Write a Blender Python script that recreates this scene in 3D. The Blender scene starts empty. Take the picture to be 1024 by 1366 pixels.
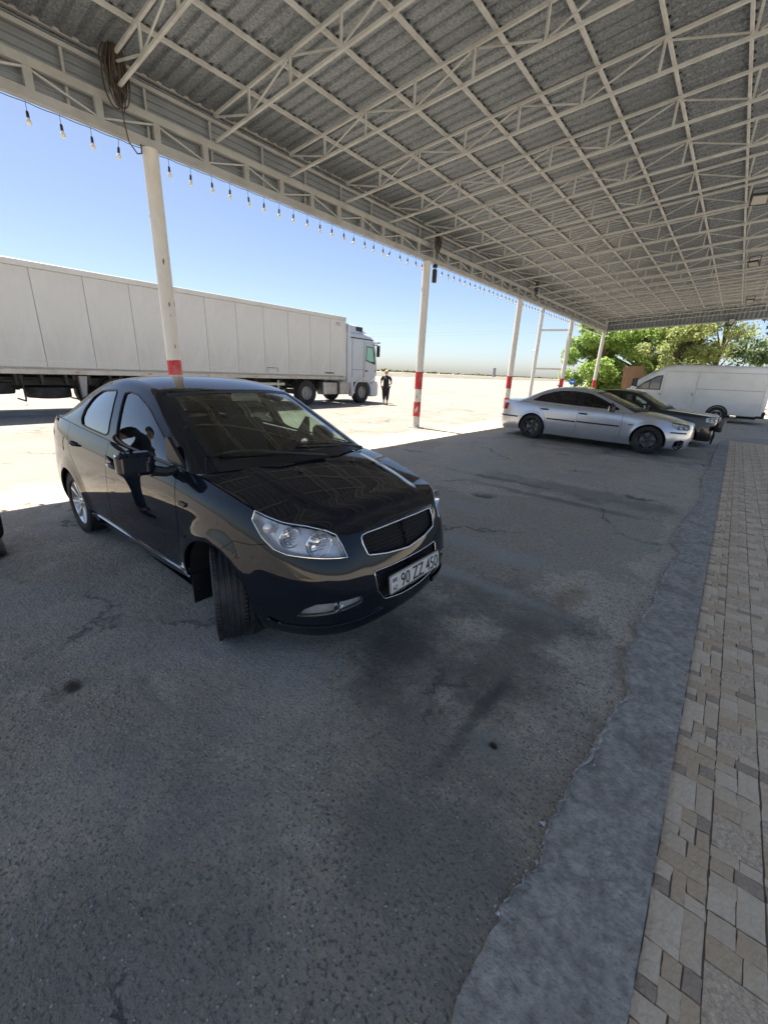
import bpy, bmesh, math, random
import numpy as np
from mathutils import Vector, Matrix
from mathutils.geometry import delaunay_2d_cdt
random.seed(7); RNG = np.random.default_rng(11)
R = math.radians
scene = bpy.context.scene
COL = scene.collection
# ---------------------------------------------------------------- camera, sky, sun, exposure
cam_d = bpy.data.cameras.new('camera'); cam = bpy.data.objects.new('camera', cam_d); COL.objects.link(cam)
YAW, PITCH, ROLL = 0.675687856, 0.332237260, 0.0472137282
_cy, _sy, _cp, _sp = math.cos(YAW), math.sin(YAW), math.cos(PITCH), math.sin(PITCH)
_f = Vector((-_sy*_cp, _cy*_cp, -_sp)); _r = Vector((_cy, _sy, 0)); _u = _r.cross(_f)
_r2 = math.cos(ROLL)*_r+math.sin(ROLL)*_u; _u2 = -math.sin(ROLL)*_r+math.cos(ROLL)*_u
cam.matrix_world = Matrix(((_r2.x, _u2.x, -_f.x, 0), (_r2.y, _u2.y, -_f.y, 0), (_r2.z, _u2.z, -_f.z, 1.6306), (0, 0, 0, 1)))
cam_d.sensor_fit = 'VERTICAL'; cam_d.sensor_height = 36; cam_d.lens = 36*547.84/1366
cam_d.clip_start = 0.05; cam_d.clip_end = 6000
scene.camera = cam
SUN_EL = R(69.5)
w = bpy.data.worlds.new('World'); scene.world = w; w.use_nodes = True
nt = w.node_tree; sky = nt.nodes.new('ShaderNodeTexSky'); sky.sky_type = 'NISHITA'; sky.sun_disc = False
sky.sun_elevation = SUN_EL; sky.sun_rotation = R(270); sky.air_density = .68; sky.dust_density = 1.15; sky.ozone_density = .5; sky.altitude = 20
nt.links.new(sky.outputs[0], nt.nodes['Background'].inputs[0]); nt.nodes['Background'].inputs[1].default_value = 0.061
sun_d = bpy.data.lights.new('sun', 'SUN'); sun_d.energy = 5.0; sun_d.angle = R(.53); sun_d.color = (1, .92, .80)
sun = bpy.data.objects.new('sun', sun_d); COL.objects.link(sun)
sun.rotation_euler = Vector((math.cos(SUN_EL), 0, -math.sin(SUN_EL))).to_track_quat('-Z', 'Y').to_euler(); sun.location = (-20, 0, 40)
scene.view_settings.view_transform = 'Standard'; scene.view_settings.look = 'None'
scene.view_settings.exposure = 1.72; scene.view_settings.gamma = 1.0; scene.view_settings.use_curve_mapping = False
scene.render.engine = 'CYCLES'
cy = scene.cycles; cy.max_bounces = 8; cy.diffuse_bounces = 4; cy.glossy_bounces = 4; cy.transmission_bounces = 6; cy.transparent_max_bounces = 12
cy.use_denoising = True; cy.sample_clamp_indirect = 6; cy.caustics_reflective = False; cy.caustics_refractive = False

# ---------------------------------------------------------------- materials
def N(nt, t, **k):
    n = nt.nodes.new(t)
    for a, b in k.items(): setattr(n, a, b)
    return n
def pm(name, col, rough=.5, metal=0., var=0., vs=4., bump=0., bs=60., coat=0., spec=.5, cior=1.5, stretch=None, dirt=None, dscale=1.2, damt=.4, emis=None):
    """plain procedural material: colour broken up by noise, optional second colour in patches, fine relief"""
    m = bpy.data.materials.new(name); m.use_nodes = True; nt = m.node_tree; b = nt.nodes['Principled BSDF']; L = nt.links.new
    b.inputs['Roughness'].default_value = rough; b.inputs['Metallic'].default_value = metal
    b.inputs['Coat Weight'].default_value = coat; b.inputs['Coat Roughness'].default_value = .02; b.inputs['Coat IOR'].default_value = cior; b.inputs['Specular IOR Level'].default_value = spec
    tc = N(nt, 'ShaderNodeTexCoord'); src = tc.outputs['Object']
    if stretch:
        mp = N(nt, 'ShaderNodeMapping'); mp.inputs['Scale'].default_value = stretch; L(src, mp.inputs[0]); src = mp.outputs[0]
    c = tuple(col)+(1,)
    b.inputs['Base Color'].default_value = c
    out = None
    if var:
        n = N(nt, 'ShaderNodeTexNoise'); n.inputs['Scale'].default_value = vs; n.inputs['Detail'].default_value = 8; n.inputs['Roughness'].default_value = .62; L(src, n.inputs['Vector'])
        r = N(nt, 'ShaderNodeValToRGB'); r.color_ramp.elements[0].position = .3; r.color_ramp.elements[1].position = .7
        r.color_ramp.elements[0].color = tuple(max(0, x*(1-var)) for x in col)+(1,); r.color_ramp.elements[1].color = tuple(min(1, x*(1+var)) for x in col)+(1,)
        L(n.outputs['Fac'], r.inputs[0]); out = r.outputs[0]
    if dirt:
        n = N(nt, 'ShaderNodeTexNoise'); n.inputs['Scale'].default_value = dscale; n.inputs['Detail'].default_value = 10; n.inputs['Roughness'].default_value = .68; L(src, n.inputs['Vector'])
        r = N(nt, 'ShaderNodeMapRange'); r.inputs[1].default_value = .48; r.inputs[2].default_value = .72; r.inputs[4].default_value = damt; L(n.outputs['Fac'], r.inputs[0])
        mx = N(nt, 'ShaderNodeMix', data_type='RGBA'); L(r.outputs[0], mx.inputs[0])
        if out: L(out, mx.inputs[6])
        else: mx.inputs[6].default_value = c
        mx.inputs[7].default_value = tuple(dirt)+(1,); out = mx.outputs[2]
    if out: L(out, b.inputs['Base Color'])
    if bump:
        n = N(nt, 'ShaderNodeTexNoise'); n.inputs['Scale'].default_value = bs; n.inputs['Detail'].default_value = 5; L(src, n.inputs['Vector'])
        bp = N(nt, 'ShaderNodeBump'); bp.inputs['Strength'].default_value = bump; bp.inputs['Distance'].default_value = .02; L(n.outputs['Fac'], bp.inputs['Height']); L(bp.outputs[0], b.inputs['Normal'])
    if emis: b.inputs['Emission Color'].default_value = tuple(emis[:3])+(1,); b.inputs['Emission Strength'].default_value = emis[3]
    return m
def glass(name, tint, refl=1.0, rough=0.0):
    m = bpy.data.materials.new(name); m.use_nodes = True; nt = m.node_tree; nt.nodes.clear(); L = nt.links.new
    o = N(nt, 'ShaderNodeOutputMaterial'); mx = N(nt, 'ShaderNodeMixShader'); t = N(nt, 'ShaderNodeBsdfTransparent'); g = N(nt, 'ShaderNodeBsdfGlossy')
    t.inputs[0].default_value = tuple(tint)+(1,); g.inputs['Roughness'].default_value = rough; g.inputs[0].default_value = (1, 1, 1, 1)
    lw = N(nt, 'ShaderNodeLayerWeight'); lw.inputs[0].default_value = .5
    p = N(nt, 'ShaderNodeMath', operation='POWER'); p.inputs[1].default_value = 4.0; L(lw.outputs['Facing'], p.inputs[0])
    a = N(nt, 'ShaderNodeMath', operation='MULTIPLY_ADD'); a.inputs[1].default_value = .9*refl; a.inputs[2].default_value = .06*refl; L(p.outputs[0], a.inputs[0])
    L(a.outputs[0], mx.inputs[0]); L(t.outputs[0], mx.inputs[1]); L(g.outputs[0], mx.inputs[2]); L(mx.outputs[0], o.inputs[0])
    return m
M = {}
M['steel'] = pm('painted_steel', (.43, .445, .445), .5, var=.16, vs=3, dirt=(.22, .18, .14), dscale=2.6, damt=.6)
M['girder'] = pm('grey_painted_steel', (.34, .35, .355), .5, var=.14, vs=3, dirt=(.24, .2, .16), dscale=2, damt=.5)
M['column'] = pm('white_column_paint', (.66, .64, .60), .45, var=.07, vs=5, dirt=(.42, .37, .30), dscale=2.4, damt=.5, stretch=(1, 1, .35))
M['red'] = pm('red_band_paint', (.50, .022, .03), .42, var=.18, vs=9, dirt=(.55, .36, .33), dscale=6, damt=.5)
M['rubber'] = pm('tyre_rubber', (.022, .022, .023), .75, var=.3, vs=14, bump=.15, bs=90, dirt=(.11, .10, .09), dscale=5, damt=.6)
M['plastic'] = pm('black_plastic', (.014, .014, .016), .42, var=.15, vs=20)
M['dark'] = pm('dark_void', (.006, .006, .007), .9)
M['chrome'] = pm('chrome', (.75, .76, .77), .14, 1.0)
M['alloy'] = pm('alloy_silver', (.68, .69, .70), .3, .85, var=.08, vs=10)
M['alloyblk'] = pm('alloy_black', (.07, .07, .072), .35, .5, var=.1, vs=10)
M['brake'] = pm('brake_disc', (.22, .21, .20), .45, .8, var=.2, vs=20)
M['seat'] = pm('seat_cloth', (.05, .05, .055), .9, var=.2, vs=30)
M['white'] = pm('white_paint', (.70, .71, .71), .35, var=.03, vs=2, coat=.25, dirt=(.55, .52, .47), dscale=1.1, damt=.45)

# ---------------------------------------------------------------- mesh builder
class MB:
    def __init__(s): s.v = []; s.f = []; s.n = []; s.mi = []; s.cur = 0
    def add(s, vs, fs, ns=None):
        b = len(s.v); s.v += [tuple(map(float, q)) for q in vs]; s.f += [tuple(int(i)+b for i in q) for q in fs]; s.mi += [s.cur]*len(fs)
        s.n += ([tuple(map(float, q)) for q in ns] if ns is not None else [None]*len(vs)); return s
    def box(s, c, d, rot=None, taper=1.0):
        x, y, z = d[0]/2, d[1]/2, d[2]/2; k = taper
        vs = [(-x, -y, -z), (x, -y, -z), (x, y, -z), (-x, y, -z), (-x*k, -y*k, z), (x*k, -y*k, z), (x*k, y*k, z), (-x*k, y*k, z)]
        vs = [Vector(q) for q in vs]
        if rot is not None: vs = [rot @ q for q in vs]
        return s.add([q+Vector(c) for q in vs], [(0, 3, 2, 1), (4, 5, 6, 7), (0, 1, 5, 4), (1, 2, 6, 5), (2, 3, 7, 6), (3, 0, 4, 7)])
    def rbox(s, c, d, r, seg=3, rot=None):
        """box with rounded vertical (z) edges and a small chamfer top and bottom"""
        x, y, z = d[0]/2, d[1]/2, d[2]/2; r = min(r, x*.98, y*.98); ring = []
        for cx_, cy_, a0 in ((x-r, y-r, 0), (-x+r, y-r, 90), (-x+r, -y+r, 180), (x-r, -y+r, 270)):
            for k in range(seg+1): a = R(a0+90*k/seg); ring.append((cx_, cy_, math.cos(a), math.sin(a)))
        n = len(ring); e = min(r*.6, z*.5); vs = []
        for zz, rr in ((-z, r-e), (-z+e, r), (z-e, r), (z, r-e)): vs += [Vector((a+rr*cc, b+rr*ss, zz)) for a, b, cc, ss in ring]
        fs = [tuple(range(n))[::-1], tuple(range(3*n, 4*n))]
        for l in range(3):
            for i in range(n): j = (i+1) % n; fs.append((l*n+i, l*n+j, (l+1)*n+j, (l+1)*n+i))
        if rot is not None: vs = [rot @ q for q in vs]
        return s.add([q+Vector(c) for q in vs], fs)
    def bar(s, a, b, w, h, up=(0, 0, 1)):
        a, b = Vector(a), Vector(b); d = (b-a); l = d.length; d.normalize(); u = Vector(up)
        if abs(d.dot(u)) > .97: u = Vector((1, 0, 0))
        r = d.cross(u).normalized(); u = r.cross(d); rot = Matrix((d, r, u)).transposed()
        return s.box((a+b)/2, (l, w, h), rot)
    def tube(s, pts, r, n=8, closed=False, caps=True):
        P = [Vector(p) for p in pts]; m = len(P); rr = r if hasattr(r, '__len__') else [r]*m; vs = []; fs = []; u = None
        for i in range(m):
            t = (P[(i+1) % m]-P[i-1]) if closed else (P[min(i+1, m-1)]-P[max(i-1, 0)])
            t = t.normalized() if t.length > 1e-9 else Vector((0, 0, 1))
            if u is None: u = t.orthogonal().normalized()
            u = (u-t*u.dot(t)); u = u.normalized() if u.length > 1e-6 else t.orthogonal().normalized()
            w_ = t.cross(u)
            for k in range(n): a = 2*math.pi*k/n; vs.append(P[i]+(u*math.cos(a)+w_*math.sin(a))*rr[i])
        for i in range(m if closed else m-1):
            j = (i+1) % m
            for k in range(n): l = (k+1) % n; fs.append((i*n+k, i*n+l, j*n+l, j*n+k))
        if caps and not closed: fs += [tuple(range(n))[::-1], tuple(range((m-1)*n, m*n))]
        return s.add(vs, fs)
    def lathe(s, prof, n=32, axis='z', c=(0, 0, 0), close=False):
        """profile of (radius, height) turned round an axis"""
        vs = []; fs = []; m = len(prof)
        for k in range(n):
            a = 2*math.pi*k/n; ca, sa = math.cos(a), math.sin(a)
            for r, h in prof:
                q = (r*ca, r*sa, h) if axis == 'z' else ((r*ca, h, r*sa) if axis == 'y' else (h, r*ca, r*sa))
                vs.append((q[0]+c[0], q[1]+c[1], q[2]+c[2]))
        for k in range(n):
            l = (k+1) % n
            for i in range(m if close else m-1):
                j = (i+1) % m; q = (k*m+i, k*m+j, l*m+j, l*m+i); fs.append(q if axis != 'y' else q[::-1])
        return s.add(vs, fs)
    def prism(s, poly, a, b, plane='xz'):
        """polygon (p,q) extruded along the third axis from a to b"""
        n = len(poly); vs = []
        for t in (a, b):
            for p, q in poly: vs.append({'xz': (p, t, q), 'yz': (t, p, q), 'xy': (p, q, t)}[plane])
        fs = [tuple(range(n)), tuple(range(n, 2*n))[::-1]]+[(i, i+n, (i+1) % n+n, (i+1) % n) for i in range(n)]
        return s.add(vs, fs)
    def loft(s, rings, caps=True):
        n = len(rings[0]); vs = [q for r in rings for q in r]; fs = []
        for i in range(len(rings)-1):
            for k in range(n): l = (k+1) % n; fs.append((i*n+k, i*n+l, (i+1)*n+l, (i+1)*n+k))
        if caps: fs += [tuple(range(n))[::-1], tuple(range((len(rings)-1)*n, len(rings)*n))]
        return s.add(vs, fs)
    def mesh(s, name, mats, smooth=35):
        me = bpy.data.meshes.new(name); me.from_pydata(s.v, [], s.f)
        for m in (mats if isinstance(mats, (list, tuple)) else [mats]): me.materials.append(m)
        if any(s.mi): me.polygons.foreach_set('material_index', s.mi)
        if any(q is not None for q in s.n):
            me.polygons.foreach_set('use_smooth', [True]*len(me.polygons))
            me.normals_split_custom_set_from_vertices([q if q is not None else (0, 0, 0) for q in s.n])
        else:
            bm = bmesh.new(); bm.from_mesh(me); bmesh.ops.recalc_face_normals(bm, faces=bm.faces); bm.to_mesh(me); bm.free()
            if smooth:
                me.polygons.foreach_set('use_smooth', [True]*len(me.polygons)); me.set_sharp_from_angle(angle=R(smooth))
        me.update(); return me
    def build(s, name, mats, parent=None, smooth=35, loc=None):
        return link(name, s.mesh(name, mats, smooth), parent, loc)
def link(name, me, parent=None, loc=None, rot=None):
    o = bpy.data.objects.new(name, me); COL.objects.link(o)
    if parent is not None: o.parent = parent
    if loc is not None: o.location = loc
    if rot is not None: o.rotation_euler = rot
    return o
def tag(o, label=None, cat=None, group=None, kind=None):
    if label: o['label'] = label
    if cat: o['category'] = cat
    if group: o['group'] = group
    if kind: o['kind'] = kind
    return o
def thing(name, loc, rz, label, cat, group=None):
    o = bpy.data.objects.new(name, None); o.empty_display_size = .2; COL.objects.link(o); o.location = loc; o.rotation_euler = (0, 0, rz)
    return tag(o, label, cat, group)
def kids(o): return [c for c in COL.objects if c.parent == o]
def copy_tree(o, parent=None, table=None):
    if table is None:
        table = {}
        for c in COL.objects: table.setdefault(c.parent, []).append(c)
    c = o.copy(); COL.objects.link(c)
    if parent is not None: c.parent = parent
    for ch in table.get(o, []): copy_tree(ch, c, table)
    return c
def text_mesh(txt, size, depth=.0015, width=None):
    cu = bpy.data.curves.new('t', 'FONT'); cu.body = txt; cu.size = size; cu.extrude = depth; cu.align_x = 'CENTER'; cu.align_y = 'CENTER'; cu.resolution_u = 3
    o = bpy.data.objects.new('t', cu); COL.objects.link(o); bpy.context.view_layer.update()
    me = bpy.data.meshes.new_from_object(o.evaluated_get(bpy.context.evaluated_depsgraph_get()))
    COL.objects.unlink(o); bpy.data.objects.remove(o); bpy.data.curves.remove(cu)
    v = np.array([q.co for q in me.vertices]); mid = (v.max(0)+v.min(0))/2
    k = (width/(v[:, 0].max()-v[:, 0].min())) if width else 1.0
    h = size/(v[:, 1].max()-v[:, 1].min()) if width else 1.0
    for q in me.vertices: q.co = ((q.co.x-mid[0])*k, (q.co.y-mid[1])*h, q.co.z-mid[2])
    return me
# value noise on numpy arrays
_perm = RNG.random((256, 256))
def vnoise(x, y, sc, seed=0):
    x = np.asarray(x)*sc+seed*17.3; y = np.asarray(y)*sc+seed*31.7
    i = np.floor(x).astype(int); j = np.floor(y).astype(int); u = x-i; v = y-j; u = u*u*(3-2*u); v = v*v*(3-2*v)
    g = lambda a, b: _perm[a % 256, b % 256]
    return (g(i, j)*(1-u)+g(i+1, j)*u)*(1-v)+(g(i, j+1)*(1-u)+g(i+1, j+1)*u)*v
def fbm(x, y, sc, o=4, seed=0): return sum(vnoise(x, y, sc*2**k, seed+k)*.5**k for k in range(o))/sum(.5**k for k in range(o))

def smooth_poly(p, it=2, keep=.25):
    p = [np.array(q, float) for q in p]
    for _ in range(it):
        o = []
        for i in range(len(p)): a, b = p[i], p[(i+1) % len(p)]; o += [a+(b-a)*keep, b-(b-a)*keep]
        p = o
    return [tuple(q) for q in p]
# ---------------------------------------------------------------- ground, lot, concrete edge, tiled walk
def ground_material():
    m = bpy.data.materials.new('lot_surface'); m.use_nodes = True; nt = m.node_tree; L = nt.links.new; b = nt.nodes['Principled BSDF']
    tc = N(nt, 'ShaderNodeTexCoord'); P = tc.outputs['Object']
    def noise(sc, det=6, ro=.6, src=P):
        n = N(nt, 'ShaderNodeTexNoise'); n.inputs['Scale'].default_value = sc; n.inputs['Detail'].default_value = det; n.inputs['Roughness'].default_value = ro; L(src, n.inputs['Vector']); return n.outputs['Fac']
    def rng(s, a, b_, lo=0., hi=1.):
        n = N(nt, 'ShaderNodeMapRange', interpolation_type='SMOOTHSTEP'); n.inputs[1].default_value = a; n.inputs[2].default_value = b_; n.inputs[3].default_value = lo; n.inputs[4].default_value = hi; L(s, n.inputs[0]); return n.outputs[0]
    def mix(f, a, b_, mode='MIX'):
        n = N(nt, 'ShaderNodeMix', data_type='RGBA', blend_type=mode)
        if isinstance(f, float): n.inputs[0].default_value = f
        else: L(f, n.inputs[0])
        for k, s in ((6, a), (7, b_)):
            if isinstance(s, tuple): n.inputs[k].default_value = s+(1,)
            else: L(s, n.inputs[k])
        return n.outputs[2]
    def mth(op, a, b_=None):
        n = N(nt, 'ShaderNodeMath', operation=op)
        for k, s in ((0, a), (1, b_)):
            if s is None: continue
            if isinstance(s, (int, float)): n.inputs[k].default_value = s
            else: L(s, n.inputs[k])
        return n.outputs[0]
    big, mid, fine, grit = noise(.35, 5), noise(1.6, 8, .66), noise(14, 6, .7), noise(70, 3, .6)
    sep0 = N(nt, 'ShaderNodeSeparateXYZ'); L(P, sep0.inputs[0])
    # the near part is bare asphalt, the middle an older dusty concrete screed
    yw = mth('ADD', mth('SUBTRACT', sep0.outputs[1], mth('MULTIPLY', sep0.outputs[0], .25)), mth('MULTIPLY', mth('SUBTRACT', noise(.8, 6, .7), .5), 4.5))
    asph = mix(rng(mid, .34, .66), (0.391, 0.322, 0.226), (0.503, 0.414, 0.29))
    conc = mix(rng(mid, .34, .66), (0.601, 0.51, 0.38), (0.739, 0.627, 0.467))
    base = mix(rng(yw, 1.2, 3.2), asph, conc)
    base = mix(rng(noise(24, 5, .7), .36, .60, .38, 0), base, (.17, .166, .157))
    base = mix(rng(noise(31, 5, .72), .54, .70, 0, .32), base, (0.726, 0.645, 0.525))
    base = mix(rng(noise(2.6, 8, .72), .56, .68, 0, .5), base, (0.66, 0.585, 0.473))
    # fine cracks and patch edges
    wv = N(nt, 'ShaderNodeTexVoronoi', feature='DISTANCE_TO_EDGE'); wv.inputs['Scale'].default_value = .55; wob = N(nt, 'ShaderNodeVectorMath', operation='ADD'); nz = N(nt, 'ShaderNodeTexNoise'); nz.inputs['Scale'].default_value = 2.2; nz.inputs['Detail'].default_value = 8; nz.inputs['Roughness'].default_value = .7; L(P, nz.inputs['Vector'])
    sc_ = N(nt, 'ShaderNodeVectorMath', operation='SCALE'); sc_.inputs['Scale'].default_value = .9; L(nz.outputs['Color'], sc_.inputs[0]); L(P, wob.inputs[0]); L(sc_.outputs[0], wob.inputs[1]); L(wob.outputs[0], wv.inputs['Vector'])
    crk = mth('MULTIPLY', rng(wv.outputs['Distance'], .010, .003), rng(noise(.7, 3), .50, .60))
    patch = N(nt, 'ShaderNodeTexVoronoi'); patch.inputs['Scale'].default_value = .42; L(wob.outputs[0], patch.inputs['Vector']); pc = N(nt, 'ShaderNodeSeparateColor'); L(patch.outputs['Color'], pc.inputs[0])
    base = mix(rng(pc.outputs[0], .62, .66, 0, .38), base, (0.264, 0.232, 0.185)); base = mix(rng(pc.outputs[1], .70, .74, 0, .30), base, (0.66, 0.58, 0.46))
    base = mix(mth('MULTIPLY', crk, .8), base, (.05, .048, .045))
    # light stone chips of the worn surface
    vo = N(nt, 'ShaderNodeTexVoronoi'); vo.inputs['Scale'].default_value = 48; L(P, vo.inputs['Vector'])
    chip = mth('MULTIPLY', rng(vo.outputs['Distance'], .30, .12), rng(noise(2.4, 5), .38, .56))
    cellc = N(nt, 'ShaderNodeSeparateColor'); L(vo.outputs['Color'], cellc.inputs[0])
    chip = mth('MULTIPLY', chip, rng(cellc.outputs[0], .45, .75))
    base = mix(mth('MULTIPLY', chip, 1.0), base, (.85, .82, .74))
    dark = mth('MULTIPLY', rng(noise(75, 3, .6), .54, .64), .75)
    base = mix(dark, base, (.09, .083, .07))
    # dusty ground with the sunlit zones' brightness set in its colour, and brown dirt
    sep = N(nt, 'ShaderNodeSeparateXYZ'); L(P, sep.inputs[0])
    xw = mth('ADD', sep.outputs[0], mth('MULTIPLY', mth('SUBTRACT', mid, .5), 2.2))
    sunlit_tone = mth('MAXIMUM', rng(xw, -5.7, -7.4), rng(mth('ADD', sep.outputs[1], mth('MULTIPLY', mth('SUBTRACT', mid, .5), 1.5)), -1.0, -2.4))
    trk = N(nt, 'ShaderNodeMapping'); trk.inputs['Scale'].default_value = (2.2, .25, 1); trk.inputs['Rotation'].default_value = (0, 0, R(14)); L(P, trk.inputs[0])
    pale = mix(rng(noise(.8, 7, .7), .35, .68), (0.189, 0.173, 0.15), (0.273, 0.253, 0.223))
    pale = mix(rng(noise(.5, 8, .75, trk.outputs[0]), .50, .62, 0, .65), pale, (.16, .146, .122)); pale = mix(rng(grit, .45, .75, 0, .5), pale, (.15, .135, .11))
    pale = mix(rng(noise(.12, 4), .42, .62, 0, .55), pale, (.22, .208, .188))
    base = mix(rng(big, .48, .66, 0, .45), base, (.45, .44, .42))
    base = mix(rng(noise(.9, 8, .7), .56, .74, 0, .6), base, (.24, .225, .20))
    base = mix(sunlit_tone, base, pale)
    # oil and tyre stains where cars stand
    def stain(x, y, rx, ry, col, amt, src):
        v = N(nt, 'ShaderNodeVectorMath', operation='SUBTRACT'); L(P, v.inputs[0]); v.inputs[1].default_value = (x, y, 0)
        s = N(nt, 'ShaderNodeVectorMath', operation='MULTIPLY'); L(v.outputs[0], s.inputs[0]); s.inputs[1].default_value = (1/rx, 1/ry, 0)
        l = N(nt, 'ShaderNodeVectorMath', operation='LENGTH'); L(s.outputs[0], l.inputs[0])
        d = mth('ADD', l.outputs['Value'], mth('MULTIPLY', mth('SUBTRACT', mid, .5), 2.6))
        return mix(rng(d, 1.15, .35, 0, amt), src, col)
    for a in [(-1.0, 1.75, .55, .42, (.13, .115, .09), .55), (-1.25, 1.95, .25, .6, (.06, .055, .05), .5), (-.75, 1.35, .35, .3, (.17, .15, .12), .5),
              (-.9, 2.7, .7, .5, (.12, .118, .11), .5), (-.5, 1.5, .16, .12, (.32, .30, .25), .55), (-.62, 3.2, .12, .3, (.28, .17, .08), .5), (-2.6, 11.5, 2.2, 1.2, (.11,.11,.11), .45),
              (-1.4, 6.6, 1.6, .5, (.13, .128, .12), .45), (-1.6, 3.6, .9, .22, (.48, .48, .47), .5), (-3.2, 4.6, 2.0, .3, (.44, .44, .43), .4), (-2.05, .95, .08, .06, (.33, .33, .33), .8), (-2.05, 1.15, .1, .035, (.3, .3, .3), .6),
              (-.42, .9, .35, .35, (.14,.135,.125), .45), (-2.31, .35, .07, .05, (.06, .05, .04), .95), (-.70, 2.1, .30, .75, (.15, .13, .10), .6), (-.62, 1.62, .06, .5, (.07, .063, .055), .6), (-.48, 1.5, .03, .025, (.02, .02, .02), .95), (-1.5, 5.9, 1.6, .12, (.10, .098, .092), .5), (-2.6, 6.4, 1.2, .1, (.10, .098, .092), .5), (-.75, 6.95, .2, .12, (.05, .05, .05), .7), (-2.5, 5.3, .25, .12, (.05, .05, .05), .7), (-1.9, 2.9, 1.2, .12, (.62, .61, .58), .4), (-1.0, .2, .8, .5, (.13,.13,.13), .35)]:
        base = stain(*a, base)
    L(base, b.inputs['Base Color'])
    L(rng(mid, .3, .7, .55, .85), b.inputs['Roughness']); b.inputs['Specular IOR Level'].default_value = .35
    # broom marks + grain
    mp = N(nt, 'ShaderNodeMapping'); mp.inputs['Rotation'].default_value = (0, 0, R(38)); mp.inputs['Scale'].default_value = (1, 9, 1); L(P, mp.inputs[0])
    br = noise(9, 3, .5, mp.outputs[0])
    h = mth('ADD', mth('ADD', mth('MULTIPLY', grit, .5), mth('MULTIPLY', fine, .8)), mth('ADD', mth('SUBTRACT', mth('MULTIPLY', chip, .35), mth('MULTIPLY', crk, 1.2)), mth('MULTIPLY', br, .12)))
    bp = N(nt, 'ShaderNodeBump'); bp.inputs['Strength'].default_value = 1.0; bp.inputs['Distance'].default_value = .022; L(h, bp.inputs['Height']); L(bp.outputs[0], b.inputs['Normal'])
    return m
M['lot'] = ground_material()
M['field'] = pm('dry_field', (.30, .27, .19), .95, var=.2, vs=.05, dirt=(.17, .19, .09), dscale=.02, damt=.6)
M['berm'] = pm('road_bank', (.15, .145, .13), .95, var=.2, vs=.3, dirt=(.2, .19, .13), dscale=.08, damt=.5)
M['lip'] = pm('broken_concrete_lip', (.50, .455, .375), .9, var=.45, vs=30, bump=1.0, bs=45, dirt=(.30, .27, .22), dscale=9, damt=.8); M['bounceyard'] = pm('bounce_yard_concrete', (.52, .48, .42), .9, var=.12, vs=1.5); M['road'] = pm('road_asphalt', (.09, .09, .09), .9, var=.1, vs=1)
M['concrete'] = pm('grey_concrete', (.455, .41, .335), .85, var=.40, vs=26.0, bump=1.0, bs=60, dirt=(.24, .214, .172), dscale=4.0, damt=.9)
M['rubble'] = pm('pale_crumbled_concrete', (.66, .65, .63), .9, var=.3, vs=25, bump=.6, bs=60)
# one sheet to the horizon with the lot inside it
g = MB(); g.add([(-4000, -4000, -.05), (4000, -4000, -.05), (4000, 4000, -.05), (-4000, 4000, -.05)], [(0, 1, 2, 3)])
tag(g.build('ground', M['field'], smooth=0), 'dry flat field reaching to the horizon', kind='structure')
# crack line between the lot and the newer concrete strip (ground coordinates)
CRACK = [(-.24, -6.), (-.2, .2), (-.19, .75), (-.17, 1.02), (-.13, 1.14), (-.165, 1.23), (-.16, 1.33), (-.15, 1.5), (-.13, 1.72), (-.105, 1.99), (-.07, 2.29), (-.14, 2.61), (-.125, 2.92), (-.16, 3.1), (-.11, 3.66), (-.13, 4.13), (-.06, 4.89), (-.15, 5.17), (-.15, 5.9), (-.07, 6.91), (-.04, 7.79), (-.13, 9.39), (-.06, 11.), (-.09, 13.04), (-.05, 16.9), (-.05, 20)]
_cyk = np.array([b for a, b in CRACK]); _cxk = np.array([a for a, b in CRACK])
def crack_x(y):
    y = np.asarray(y, float); return np.interp(y, _cyk, _cxk)+(fbm(y, y*0, 7, 3, 5)-.5)*.05+(vnoise(y, y*0, 30, 3)-.5)*.016
HOLES = [(-2.31, .35, .05, .10, .018), (-1.93, .62, .22, .03, .010), (-.82, .60, .07, .05, .012), (-.48, 1.50, .025, .03, .02), (-2.49, 5.29, .22, .10, .03), (-.76, 6.95, .14, .09, .03), (-1.6, 7.3, .18, .12, .025), (-2.1, 6.1, .2, .1, .02), (-3.1, 6.3, .3, .14, .02), (-1.15, 6.2, .2, .1, .02)]
def lot_z(x, y):
    z = (fbm(x, y, .5, 3, 1)-.5)*.03+(fbm(x, y, 5, 4, 2)-.5)*.010
    rough = np.clip(fbm(x, y, .35, 2, 9)*2.4-1.0, 0, 1)*np.clip((y-4.2)/1.5, 0, 1)*np.clip((9.5-y)/2, 0, 1)
    z = z+rough*(np.abs(fbm(x, y, 9, 3, 4)-.5))*.05
    for hx, hy, rx, ry, d in HOLES:
        q = np.hypot((x-hx)/rx, (y-hy)/ry)+(fbm(x, y, 12, 2, 8)-.5)*.9; z = z-d*np.clip(1.25-q, 0, .5)*2
    wx = np.clip(1-np.abs(x+7.4)/2., 0, 1); return z*(1-wx*.6)-.004
def sheet(xs, ys, zf):
    X, Y = np.meshgrid(xs, ys, indexing='ij'); Z = zf(X, Y); v = np.stack([X, Y, Z], -1).reshape(-1, 3); n = len(ys)
    i, j = np.meshgrid(np.arange(len(xs)-1), np.arange(n-1), indexing='ij'); a = (i*n+j).ravel(); f = np.stack([a, a+n, a+n+1, a+1], 1)
    b = MB(); b.v = [tuple(q) for q in v.tolist()]; b.f = [tuple(q) for q in f.tolist()]; b.n = [None]*len(v); b.mi = [0]*len(f); return b
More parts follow.
